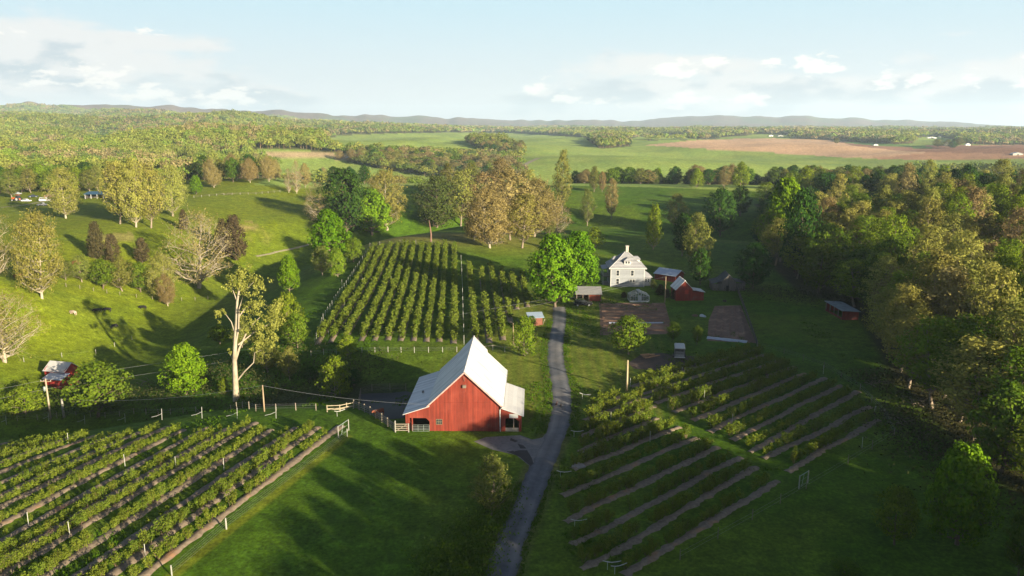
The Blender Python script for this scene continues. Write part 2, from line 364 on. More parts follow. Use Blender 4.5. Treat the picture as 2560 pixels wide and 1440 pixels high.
def build_terrain():
    a1 = np.linspace(-41, 41, 860); a0 = np.linspace(-180, -41, 40)[:-1]; a2 = np.linspace(41, 180, 40)[1:]
    A = np.radians(np.concatenate([a0, a1, a2]))
    dep = np.radians(np.arange(38, 5.6, -0.1)); r = list(CAM_H / np.tan(dep)); r = [1., 15, 30, 45] + [q for q in r if q > 50]
    while r[-1] < 15000: r.append(r[-1] * 1.0155)
    r = np.array(r); NA, NR = len(A), len(r)
    X = np.outer(r, np.sin(A)); Y = np.outer(r, np.cos(A)); Z = height(X, Y)
    px, py, dep = project(X, Y, Z); front = Y > 20
    rr = np.broadcast_to(r[:, None], X.shape)
    n1 = fbm(X / 30, Y / 30, 4, 1); n2 = fbm(X / 7, Y / 7, 3, 2); n3 = fbm(X / 140, Y / 140, 3, 4)
    C = np.zeros(X.shape + (3,))
    base = np.array([.054, .108, .0055])
    C[:] = base
    def blend(mask, col): 
        m = np.clip(mask, 0, 1)[..., None]; C[:] = C * (1 - m) + np.array(col) * m
    # pasture on the left is yellower, lawn beside the drive too
    blend(sm(-60, -150, X) * sm(140, 190, Y) * .95, (.150, .178, .0085))
    blend(sm(0.1, 0.5, n1 + .2) * .45, (.105, .135, .012))
    blend(sm(0.05, 0.5, n2 + .1) * .25, (.048, .10, .008))
    kn = np.exp(-((X + 30) / 40) ** 2 - ((Y - 300) / 26) ** 2) ; blend(kn * 1.1, (.19, .165, .035))
    d, _ = pdist(X, Y, [(p.x, p.y) for p in ROADS])
    st = (0.5 + 0.5 * np.sin(d * 2 * np.pi / 2.3)) * sm(30, 16, d) * sm(114, 124, Y) * sm(1.5, 3, d)
    blend(st * .55, (.15, .145, .028))
    lawn = sm(26, 12, d) * sm(120, 140, Y) * sm(235, 200, Y); blend(lawn * .45, (.135, .15, .02))
    blend(sm(3.2, 1.9, d) * .6, (.10, .085, .035))
    # verges where the pasture is damp and reedy
    blend(inpoly(px, py, [(575, 575), (620, 548), (690, 590), (660, 625), (600, 640)]) * sm(-.25, .2, n1 + n2 * .5) * .8 * front, (.25, .185, .07))
    blend(inpoly(px, py, [(225, 590), (330, 580), (345, 620), (270, 625)]) * sm(-.2, .2, n1) * .6 * front, (.24, .19, .07))
    mf, _ = pdist(X, Y, [(at(868, 1092).x, at(868, 1092).y), (at(430, 1440).x, at(430, 1440).y)]); blend(sm(1.1, .35, mf) * .8, (.15, .17, .012))
    # creek bottoms: rough brown ground, the hollow's shade darkened into its colour
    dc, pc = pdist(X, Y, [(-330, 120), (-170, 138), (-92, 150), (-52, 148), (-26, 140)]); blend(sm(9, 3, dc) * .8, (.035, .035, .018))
    far = (rr > 560) & front
    op = is_open(px, py)
    inner = rr < 560
    fcol = np.stack([.075 + 0 * X, .085 + 0 * X, .03 + 0 * X], -1)
    fieldc = np.array([.205, .27, .055]) * (1 + .25 * n3[..., None]) + np.array([.035, .01, .0]) * (n1[..., None])
    mm = (far & op)[..., None]; C = np.where(mm, fieldc, C)
    forest = (rr > 620) & ~op
    C = np.where(forest[..., None], fcol, C)
    # contour strips on the far green fields
    for poly, col in BROWN:
        m = inpoly(px, py, poly) & far
        C = np.where(m[..., None], np.array(col) * (1 + .16 * n3[..., None] + .05 * n1[..., None]), C)
    for poly in GREEN_IN:
        m = inpoly(px, py, poly) & far; C = np.where(m[..., None], np.array([.10, .18, .04]), C)
    # distant wooded hills: bare-twig brown with green patches
    hm = sm(4200, 5200, rr)[..., None]
    hn = fbm(X / 330, Y / 330, 4, 21)
    hc = np.array([.13, .095, .075]) + np.array([-.03, .012, -.012]) * sm(-.1, .5, hn)[..., None] * 1.2 + .02 * fbm(X / 70, Y / 70, 3, 8)[..., None]
    C = C * (1 - hm) + hc * hm
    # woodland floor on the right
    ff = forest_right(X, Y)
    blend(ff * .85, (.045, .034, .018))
    C *= (1 + .13 * n2 + .12 * n1)[..., None]
    C = np.clip(C, .003, 1)
    idx = np.arange(NA * NR).reshape(NR, NA)
    q = np.stack([idx[:-1, :-1], idx[:-1, 1:], idx[1:, 1:], idx[1:, :-1]], -1).reshape(-1, 4)[:, ::-1]
    V = np.stack([X, Y, Z], -1).reshape(-1, 3)
    m, N, L = newmat('grass_and_fields'); out = N('ShaderNodeOutputMaterial'); b = N('ShaderNodeBsdfPrincipled'); b.inputs['Roughness'].default_value = .95; b.inputs['Specular IOR Level'].default_value = .08
    tc = N('ShaderNodeTexCoord'); a = N('ShaderNodeAttribute'); a.attribute_name = 'Col'
    def nz(s, d):
        n = N('ShaderNodeTexNoise'); n.inputs['Scale'].default_value = s; n.inputs['Detail'].default_value = d; n.inputs['Roughness'].default_value = .7; L(tc.outputs['Object'], n.inputs['Vector']); return n.outputs['Fac']
    f1 = nz(.22, 6); f2 = nz(2.0, 6); f3 = nz(.6, 5)
    r3 = N('ShaderNodeMapRange'); L(f3, r3.inputs['Value']); r3.inputs['From Min'].default_value = .3; r3.inputs['From Max'].default_value = .7; r3.inputs['To Min'].default_value = .66; r3.inputs['To Max'].default_value = 1.34
    r1 = N('ShaderNodeMapRange'); L(f1, r1.inputs['Value']); r1.inputs['From Min'].default_value = .3; r1.inputs['From Max'].default_value = .7; r1.inputs['To Min'].default_value = .68; r1.inputs['To Max'].default_value = 1.32
    r2 = N('ShaderNodeMapRange'); L(f2, r2.inputs['Value']); r2.inputs['From Min'].default_value = .25; r2.inputs['From Max'].default_value = .75; r2.inputs['To Min'].default_value = .35; r2.inputs['To Max'].default_value = 1.65
    mu = N('ShaderNodeMath'); mu.operation = 'MULTIPLY'; L(r1.outputs[0], mu.inputs[0]); L(r2.outputs[0], mu.inputs[1])
    mu2 = N('ShaderNodeMath'); mu2.operation = 'MULTIPLY'; L(mu.outputs[0], mu2.inputs[0]); L(r3.outputs[0], mu2.inputs[1]); mu = mu2
    sc = N('ShaderNodeVectorMath'); sc.operation = 'SCALE'; L(a.outputs['Color'], sc.inputs[0]); L(mu.outputs[0], sc.inputs['Scale']); L(sc.outputs[0], b.inputs['Base Color'])
    bp = N('ShaderNodeBump'); bp.inputs['Strength'].default_value = .75; bp.inputs['Distance'].default_value = .16; L(f2, bp.inputs['Height']); L(bp.outputs[0], b.inputs['Normal']); L(b.outputs[0], out.inputs['Surface'])
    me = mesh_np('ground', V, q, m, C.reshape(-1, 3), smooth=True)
    tag(link('ground', me), kind='structure')
WY, WX = [-60, 8, 25, 45, 60, 91, 103, 119, 141, 176, 200, 217, 260, 290, 350, 420, 480], [50, 32, 33, 44, 57, 67, 67, 70, 74, 85, 91, 84, 90, 99, 112, 142, 150]
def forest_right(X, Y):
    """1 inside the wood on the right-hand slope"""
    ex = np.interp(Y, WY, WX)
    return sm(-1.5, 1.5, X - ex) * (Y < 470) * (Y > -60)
build_terrain()

GRAVEL = surf('gravel', (.16, .155, .15), (.10, .098, .095), .9, 2.2, c3=(.22, .20, .18), s3=.25, t3=(.5, .75), bump=.3)
ASPH = surf('worn_asphalt', (.115, .118, .125), (.075, .077, .082), .85, 1.2, c3=(.19, .175, .16), s3=.12, t3=(.46, .7), bump=.15)
def track_colour(m):
    nt = m.node_tree; b = [n for n in nt.nodes if n.type == 'BSDF_PRINCIPLED'][0]; l = b.inputs['Base Color'].links[0]; src = l.from_socket; nt.links.remove(l)
    a = nt.nodes.new('ShaderNodeAttribute'); a.attribute_name = 'Col'; v = nt.nodes.new('ShaderNodeVectorMath'); v.operation = 'MULTIPLY'; nt.links.new(src, v.inputs[0]); nt.links.new(a.outputs['Color'], v.inputs[1]); nt.links.new(v.outputs[0], b.inputs['Base Color'])
track_colour(ASPH)
SOIL = surf('tilled_soil', (.21, .12, .075), (.11, .065, .045), .95, 1.4, c3=(.27, .16, .10), s3=.3, bump=.8)
DARKSOIL = surf('dark_wet_soil', (.03, .026, .024), (.018, .016, .015), .7, 1.0, bump=.3)
MULCH = surf('mulch', (.265, .205, .145), (.135, .10, .07), .95, 2.2, c3=(.33, .175, .09), s3=.22, t3=(.6, .72), bump=.8)
PLASTIC = surf('white_plastic_sheet', (.42, .44, .48), (.30, .33, .38), .35, 1.5, bump=.5)
def strip(name, pts, w, mat, lift=.03, crown=0.0, kind='structure', label=None, rag=0.0, step=1.0):
    P = [Vector((p[0], p[1], 0)) for p in pts]; Q = []
    for a, b in zip(P[:-1], P[1:]):
        n = max(1, int((b - a).length / step))
        for k in range(n): Q.append(a.lerp(b, k / n))
    Q.append(P[-1]); V = []; F = []; ks = (-1, -.55, 0, .55, 1); X = []; Y = []; E = []
    for i, p in enumerate(Q):
        t = (Q[min(i + 1, len(Q) - 1)] - Q[max(i - 1, 0)]).normalized(); n = Vector((-t.y, t.x, 0))
        ww = w(i / (len(Q) - 1)) if callable(w) else w
        ww *= 1 + rag * random.uniform(-1, 1)
        off = rag * random.uniform(-.25, .25)
        for k in ks:
            q = p + n * (ww / 2 * k + off); X.append(q.x); Y.append(q.y); E.append(lift + crown * (1 - k * k) - (.06 if abs(k) == 1 else 0))
    Z = height(np.array(X), np.array(Y)) + np.array(E); m = len(ks); AT = np.tile([.62, 1.12, .8, 1.15, .6] if mat is ASPH else [1, 1, 1, 1, 1], len(Q)) * (1 + .25 * vnoise(np.array(X) / 1.7, np.array(Y) / 5, 66))
    for i in range(len(Q) - 1):
        for j in range(m - 1): F.append((i * m + j, (i + 1) * m + j, (i + 1) * m + j + 1, i * m + j + 1))
    o = link(name, mesh_np(name, np.stack([X, Y, Z], -1), np.array(F)[:, ::-1], mat, AT, smooth=True))
    return tag(o, label, kind=kind)
def sheet(name, pxs, mat, lift=.03, step=1.0, kind='structure', world=False, rough=0.0):
    """ground sheet with an outline, laid over the terrain"""
    P = [Vector(p) if world else at(*p) for p in pxs]
    bm = bmesh.new(); vs = [bm.verts.new((p.x, p.y, 0)) for p in P]; bm.faces.new(vs)
    bmesh.ops.triangulate(bm, faces=bm.faces[:])
    for _ in range(7):
        es = [e for e in bm.edges if e.calc_length() > step * 1.6]
        if not es: break
        bmesh.ops.subdivide_edges(bm, edges=es, cuts=1, use_grid_fill=True); bmesh.ops.triangulate(bm, faces=bm.faces[:])
    A = np.array([v.co[:] for v in bm.verts]); Z = height(A[:, 0], A[:, 1]) + lift
    for v, z in zip(bm.verts, Z):
        v.co.z = z - (.04 if v.is_boundary else 0) + (0 if v.is_boundary else random.uniform(-rough, rough))
    bmesh.ops.recalc_face_normals(bm, faces=bm.faces[:])
    if sum(f.normal.z for f in bm.faces) < 0: bmesh.ops.reverse_faces(bm, faces=bm.faces[:])
    me = bpy.data.meshes.new(name); bm.to_mesh(me); bm.free(); me.materials.append(mat)
    o = link(name, me); return tag(o, kind=kind)
strip('driveway', ROADS, 3.45, ASPH, lift=.075, crown=.05, step=.8, rag=.09)
sheet('gravel_apron', [(1185, 1104), (1215, 1093), (1300, 1088), (1330, 1099), (1356, 1094), (1390, 1050), (1396, 1090), (1370, 1160), (1340, 1178), (1318, 1160), (1290, 1138), (1230, 1124)], GRAVEL, .055)
sheet('wet_soil_patch', [(1255, 1096), (1275, 1094), (1300, 1104), (1320, 1124), (1333, 1145), (1338, 1160), (1326, 1166), (1300, 1143), (1266, 1129), (1300, 1124), (1290, 1108)], DARKSOIL, .085)
sheet('barn_lot_soil', [(900, 985), (1015, 978), (1055, 985), (1010, 1045), (960, 1050), (905, 1018)], DARKSOIL, .05)
sheet('trailer_pad_soil', [(1570, 908), (1600, 888), (1650, 882), (1720, 890), (1770, 893), (1740, 925), (1690, 935), (1630, 925), (1585, 922)], surf('bare_soil', (.10, .065, .05), (.05, .04, .035), .95, .8, bump=.4), .06)
def garden():
    sheet('garden_soil', [(1497, 757), (1662, 757), (1676, 808), (1690, 835), (1500, 838), (1500, 800)], SOIL, .05)
    sheet('garden_soil', [(1787, 765), (1852, 763), (1890, 858), (1768, 852), (1772, 800)], SOIL, .05)
    for i, y in enumerate((763, 771, 779, 787, 795, 803, 814, 826)):
        a, b = at(1502 + i, y), at(1662 + i * 2.5, y + .6); strip('raised_bed', [a, b], 1.0, SOIL, .08, .28)
    strip('plastic_mulch_strip', [at(1522, 808), at(1658, 808)], .75, PLASTIC, .12, .18, rag=.3, step=.7)
    strip('row_cover', [at(1768, 845), at(1868, 856)], 1.7, PLASTIC, .12, .25, rag=.2, step=.7)
    for i in range(5):
        a = at(1795 + i * 13, 768); b = at(1783 + i * 20, 846); strip('raised_bed', [a, b], .9, SOIL, .07, .2)
garden()
PATHM = surf('dirt_path', (.26, .22, .15), (.16, .15, .08), .95, 1.0)
strip('farm_track', [at(1300, 445), at(1302, 425), at(1318, 408), at(1345, 396)], 7, PATHM, .25, step=8)
strip('field_path', [at(640, 641), at(690, 630), at(735, 621), at(778, 610)], 1.3, PATHM, .1, step=2, rag=.2)
strip('lane', [at(0, 519), at(60, 513), at(110, 503), at(160, 497)], 2.4, PATHM, .12, step=3)
# ------------------------------------------------------------------ trees
BARK = surf('bark', (.16, .12, .085), (.07, .052, .04), .95, 3, stretch=(1, 1, .25), bump=.5)
PALEBARK = surf('pale_bark', (.36, .31, .23), (.19, .155, .11), .9, 1.5, stretch=(1, 1, .4), bump=.3)
GREYBARK = surf('grey_bark', (.25, .20, .145), (.13, .10, .075), .95, 2.5, stretch=(1, 1, .3), bump=.4)
LEAF = {
 'bright': leafmat('bright_maple_leaves', (.058, .132, .005), (.150, .252, .012), .30, .16, .012),
 'green': leafmat('mid_green_leaves', (.055, .105, .008), (.135, .190, .018), .35, .2, .02),
 'olive': leafmat('olive_budding_leaves', (.105, .125, .024), (.22, .22, .05), .35, .2, .02),
 'gold': leafmat('golden_budding_leaves', (.180, .185, .036), (.345, .335, .075), .35, .18, .018),
 'tan': leafmat('tan_budding_twigs', (.18, .145, .05), (.31, .25, .09), .35, .16, .015),
 'lime': leafmat('lime_young_leaves', (.095, .155, .010), (.215, .27, .022), .4, .16, .015),
 'dark': leafmat('dark_green_leaves', (.018, .048, .008), (.045, .095, .012), .25, .2, .02),
 'dim': leafmat('dim_olive_leaves', (.045, .060, .014), (.10, .115, .024), .25, .2, .02),
 'cedar': leafmat('brown_cedar_needles', (.040, .032, .015), (.090, .070, .034), .15, .2, .02),
 'rust': leafmat('rusty_budding_leaves', (.165, .132, .048), (.29, .235, .09), .3, .16, .02),
}
def tubes(segs, n):
    """segs: list of (points, radii) -> verts, quads"""
    V = []; F = []
    for pts, rs in segs:
        b = len(V); m = len(pts)
        for i in range(m):
            t = pts[min(i + 1, m - 1)] - pts[max(i - 1, 0)]; t = t / (np.linalg.norm(t) + 1e-9)
            u = np.cross(t, (0, 0, 1.)) if abs(t[2]) < .95 else np.cross(t, (1., 0, 0)); u /= np.linalg.norm(u); w = np.cross(t, u)
            for k in range(n):
                a = 2 * math.pi * k / n; V.append(pts[i] + (u * math.cos(a) + w * math.sin(a)) * rs[i])
        for i in range(m - 1):
            for k in range(n):
                k2 = (k + 1) % n; F.append((b + i * n + k, b + i * n + k2, b + (i + 1) * n + k2, b + (i + 1) * n + k))
    return V, F
def leaf_quads(C, nrm, s, rng, asp=1.0):
    n = len(C); r = rng.normal(size=(n, 3)); u = np.cross(nrm, r); u /= (np.linalg.norm(u, axis=1, keepdims=True) + 1e-9); w = np.cross(nrm, u)
    s = s[:, None]; u = u * s * .5; w = w * s * .5 * asp
    V = np.stack([C - u, C - w * .8 + u * .1, C + u, C + w * .8 - u * .1], 1).reshape(-1, 3)
    return V, np.arange(4 * n).reshape(n, 4)
PROF = {
 'round': lambda t: np.sqrt(np.clip(1 - (2 * t - .96) ** 2, .04, 1)) , 'oval': lambda t: np.clip(np.sin(np.pi * np.clip(t, .0, 1) ** .8), .18, 1) ** .7,
 'cone': lambda t: np.clip(1.02 - t, .05, 1) ** .75 * np.clip(t * 6 + .55, 0, 1), 'vase': lambda t: np.clip(.25 + 1.35 * t - .9 * np.clip(t - .62, 0, 1) * 2.4, .12, 1),
 'egg': lambda t: np.clip(np.sin(np.pi * np.clip(.12 + .86 * t, 0, 1) ** .72), .1, 1) ** .62}
def make_tree(kind, seed, H, Rr, base, prof, nprim, nsub, ncl, cr, lsize, trunk_r, bark, leaf, rise=.5, bare=0.0, wander=.03, outward=.55, trunks=1, fill=.55, sides=6):
    rng = np.random.default_rng(seed); P = PROF[prof]; segs = []; tips = []
    zb = H * base
    tr = []
    for q in range(trunks):
        n = 7; lean = rng.normal(size=2) * (.05 if trunks == 1 else .16)
        z = np.linspace(-.25, H * .93, n); w = np.cumsum(rng.normal(size=(n, 2)) * wander * H / n * 2, 0) + np.outer(np.linspace(0, 1, n) ** 1.2, lean * H)
        w[0] = 0; pts = [np.array([w[i, 0], w[i, 1], z[i]]) for i in range(n)]
        rs = [trunk_r * (1.25 if i == 0 else 1) * (1 - .93 * (i / (n - 1)) ** .9) / (1 if trunks == 1 else 1.3) for i in range(n)]
        segs.append((pts, rs)); tr.append((np.array(pts), np.array(rs)))
    big = []
    off = rng.uniform(0, 6.28)
    for i in range(nprim):
        t = (i + rng.uniform(.1, .9)) / nprim; th = off + i * 2.39996 + rng.normal() * .3
        pts, rs = tr[i % trunks]
        rad = Rr * float(P(t)) * rng.uniform(.72, 1.03); zt = zb + t * (H - zb) * rng.uniform(.96, 1.02)
        za = np.clip(zt - rad * rise * rng.uniform(.7, 1.2), zb * .62, H * .86)
        c = np.array([np.interp(za, pts[:, 2], pts[:, k]) for k in (0, 1)] + [za]); r0 = np.interp(za, pts[:, 2], rs) * .55
        e = np.array([np.cos(th) * rad, np.sin(th) * rad, zt]); e[:2] += c[:2] * .6
        mid1 = c + (e - c) * .35 + np.array([0, 0, -.04 * rad]) + rng.normal(size=3) * rad * .07; mid2 = c + (e - c) * .7 + np.array([0, 0, .03 * rad]) + rng.normal(size=3) * rad * .07
        br = [c, mid1, mid2, e]; rr = [max(r0, .03), max(r0 * .65, .025), max(r0 * .38, .02), .012]
        segs.append((br, rr)); tips.append(e); tips.append(mid2 + rng.normal(size=3) * cr * .3)
        for s in range(nsub):
            f = rng.uniform(.35, .95); b0 = np.array([np.interp(f * 3, [0, 1, 2, 3], [q[k] for q in br]) for k in range(3)])
            d = rng.normal(size=3); d[2] = abs(d[2]) * .8; d /= np.linalg.norm(d); d = d + (e - c) / (np.linalg.norm(e - c) + .01) * .6
            l = Rr * rng.uniform(.22, .42) * (1.1 - .4 * f); e2 = b0 + d * l
            rh = np.hypot(e2[0] - c[0] * .6, e2[1] - c[1] * .6); mx = Rr * float(P(np.clip((e2[2] - zb) / (H - zb), 0, 1))) * 1.06
            if rh > mx: e2[:2] *= mx / rh
            e2[2] = np.clip(e2[2], zb * .8, H)
            segs.append(([b0, (b0 + e2) / 2 + rng.normal(size=3) * .05 * l, e2], [max(rr[1] * .5, .018), .016, .008])); tips.append(e2)
            if bare > 0:
                for k in range(2):
                    g = e2 + rng.normal(size=3) * l * .45; segs.append(([(b0 + e2) / 2, g], [.02, .006])); tips.append(g)
    V, F = tubes(segs, sides if len(segs) < 60 else 4)
    tme = mesh_np(kind + '_trunk', np.array(V), np.array(F), bark, smooth=True)
    tips = np.array(tips)
    # extra clumps inside the crown
    if fill > 0:
        k = int(len(tips) * fill); t = rng.uniform(.03, .97, k); th = rng.uniform(0, 6.28, k); rad = Rr * P(t) * np.sqrt(rng.uniform(.08, .8, k))
        extra = np.stack([np.cos(th) * rad, np.sin(th) * rad, zb + t * (H - zb)], 1); tips = np.concatenate([tips, extra])
    nt = len(tips); cs = cr * rng.uniform(.6, 1.25, nt); cnt = np.maximum(3, (ncl * (cs / cr) ** 2 * rng.uniform(.7, 1.2, nt)).astype(int))
    ci = np.repeat(np.arange(nt), cnt); d = rng.normal(size=(len(ci), 3)); d /= np.linalg.norm(d, axis=1, keepdims=True)
    rad = rng.uniform(.35, 1.0, len(ci)) ** .6; pos = tips[ci] + d * (cs[ci] * rad)[:, None] * np.array([1, 1, .72])
    pos[:, 2] = np.maximum(pos[:, 2], zb * .55)
    cc = np.array([0, 0, zb + .42 * (H - zb)]); oc = pos - cc; oc /= (np.linalg.norm(oc, axis=1, keepdims=True) + 1e-6)
    rn = rng.normal(size=pos.shape); rn /= np.linalg.norm(rn, axis=1, keepdims=True)
    nr = oc * outward + d * .45 + rn * (1 - outward) * .9; nr /= np.linalg.norm(nr, axis=1, keepdims=True)
    LV, LF = leaf_quads(pos, nr, lsize * rng.uniform(.65, 1.4, len(pos)), rng)
    clv = rng.uniform(0, 1, nt); v = np.clip(.15 + .55 * clv[ci] + rng.normal(size=len(ci)) * .18, 0, 1)
    cme = mesh_np(kind + '_crown', LV, LF, leaf, np.repeat(v, 4))
    return tme, cme, H, Rr
T = {}
def proto(key, n, *a, **k): T[key] = [make_tree(key, 100 * len(T) + i + 5, *a, **k) for i in range(n)]
#               H   R   base prof   np ns ncl cr  leaf trunk
proto('maple', 3, 15, 6.2, .12, 'egg', 46, 4, 22, 1.15, .55, .38, BARK, LEAF['bright'], rise=.35, fill=.6)
proto('green', 3, 12, 5.4, .16, 'round', 30, 4, 17, 1.05, .50, .30, BARK, LEAF['green'], rise=.5)
proto('lime', 2, 10, 4.8, .12, 'egg', 26, 4, 15, .95, .46, .2, GREYBARK, LEAF['lime'], rise=.6)
proto('olive', 4, 18, 6.0, .16, 'oval', 38, 4, 17, 1.1, .46, .30, GREYBARK, LEAF['olive'], rise=.8)
proto('gold', 4, 20, 6.0, .18, 'oval', 40, 4, 17, 1.1, .44, .30, GREYBARK, LEAF['gold'], rise=.9)
proto('tan', 3, 17, 6.4, .12, 'round', 44, 4, 19, 1.15, .34, .36, PALEBARK, LEAF['tan'], rise=.8, bare=.5)
proto('bare', 3, 15, 7.5, .10, 'round', 40, 5, 8, 1.0, .26, .42, PALEBARK, LEAF['tan'], rise=.55, bare=1, fill=0)
proto('pale', 3, 18, 6.6, .11, 'round', 46, 4, 17, 1.1, .34, .40, PALEBARK, LEAF['gold'], rise=.5, bare=.6, fill=.3)
proto('dark', 3, 14, 6.2, .14, 'round', 34, 4, 20, 1.15, .52, .34, BARK, LEAF['dark'], rise=.5)
proto('dim', 2, 15, 6.6, .05, 'round', 40, 4, 12, 1.1, .42, .34, BARK, LEAF['dim'], rise=.6, bare=.4)
proto('cedar', 3, 9, 3.6, .05, 'egg', 34, 4, 20, .75, .36, .2, BARK, LEAF['cedar'], rise=.1)
proto('rust', 3, 17, 5.6, .14, 'round', 40, 4, 19, 1.0, .42, .26, GREYBARK, LEAF['rust'], rise=.8)
proto('tall', 3, 24, 6.0, .24, 'oval', 40, 4, 18, 1.2, .46, .32, GREYBARK, LEAF['gold'], rise=1.0)
proto('tallg', 2, 24, 6.0, .24, 'oval', 40, 4, 18, 1.2, .48, .32, GREYBARK, LEAF['lime'], rise=1.0)
proto('shrub', 3, 4.0, 2.6, .04, 'round', 22, 3, 12, .62, .34, .09, GREYBARK, LEAF['olive'], rise=.8, trunks=3)
proto('tallr', 2, 23, 5.8, .24, 'oval', 40, 4, 17, 1.2, .46, .32, GREYBARK, LEAF['rust'], rise=1.0)
for k_ in T: pass
PN = {'maple': 'maple_tree', 'green': 'leafy_tree', 'lime': 'leafy_tree', 'olive': 'budding_tree', 'gold': 'budding_tree', 'tan': 'budding_tree', 'bare': 'sycamore_tree', 'pale': 'sycamore_tree',
      'dark': 'dark_tree', 'dim': 'dark_tree', 'cedar': 'cedar_tree', 'rust': 'budding_tree', 'tall': 'woodland_tree', 'tallg': 'woodland_tree', 'tallr': 'woodland_tree', 'shrub': 'shrub'}
TC = [0]
ALLTREES = []
def tree(kind, pos, H, Rw, label, group=None, cat=None, rz=None, name=None, var=None):
    TC[0] += 1; pr = T[kind]; tme, cme, h0, r0 = pr[(TC[0] if var is None else var) % len(pr)]
    o = thing(name or PN[kind], label, cat or ('shrub' if kind == 'shrub' else 'tree'), (pos[0], pos[1], pos[2] - .05), random.uniform(0, 6.28) if rz is None else rz, group)
    s = H / h0; sx = Rw / r0; o.scale = (sx, sx, s)
    link('trunk', tme, o); link('crown', cme, o); ALLTREES.append((pos[0], pos[1], Rw)); return o
def ptree(kind, bx, by, ty, wpx, label, group=None, cat=None, **kw):
    """tree from its foot, its top and its crown width on the photograph"""
    p = at(bx, by); _, _, d = project(p.x, p.y, p.z); H = (by - ty) / FPX * d / math.cos(PITCH) * 1.02
    # top seen lower because of the downward view
    Rw = wpx / FPX * d / 2 * .92
    return tree(kind, p, max(H, 1.0), max(Rw, .6), label, group, cat, **kw)
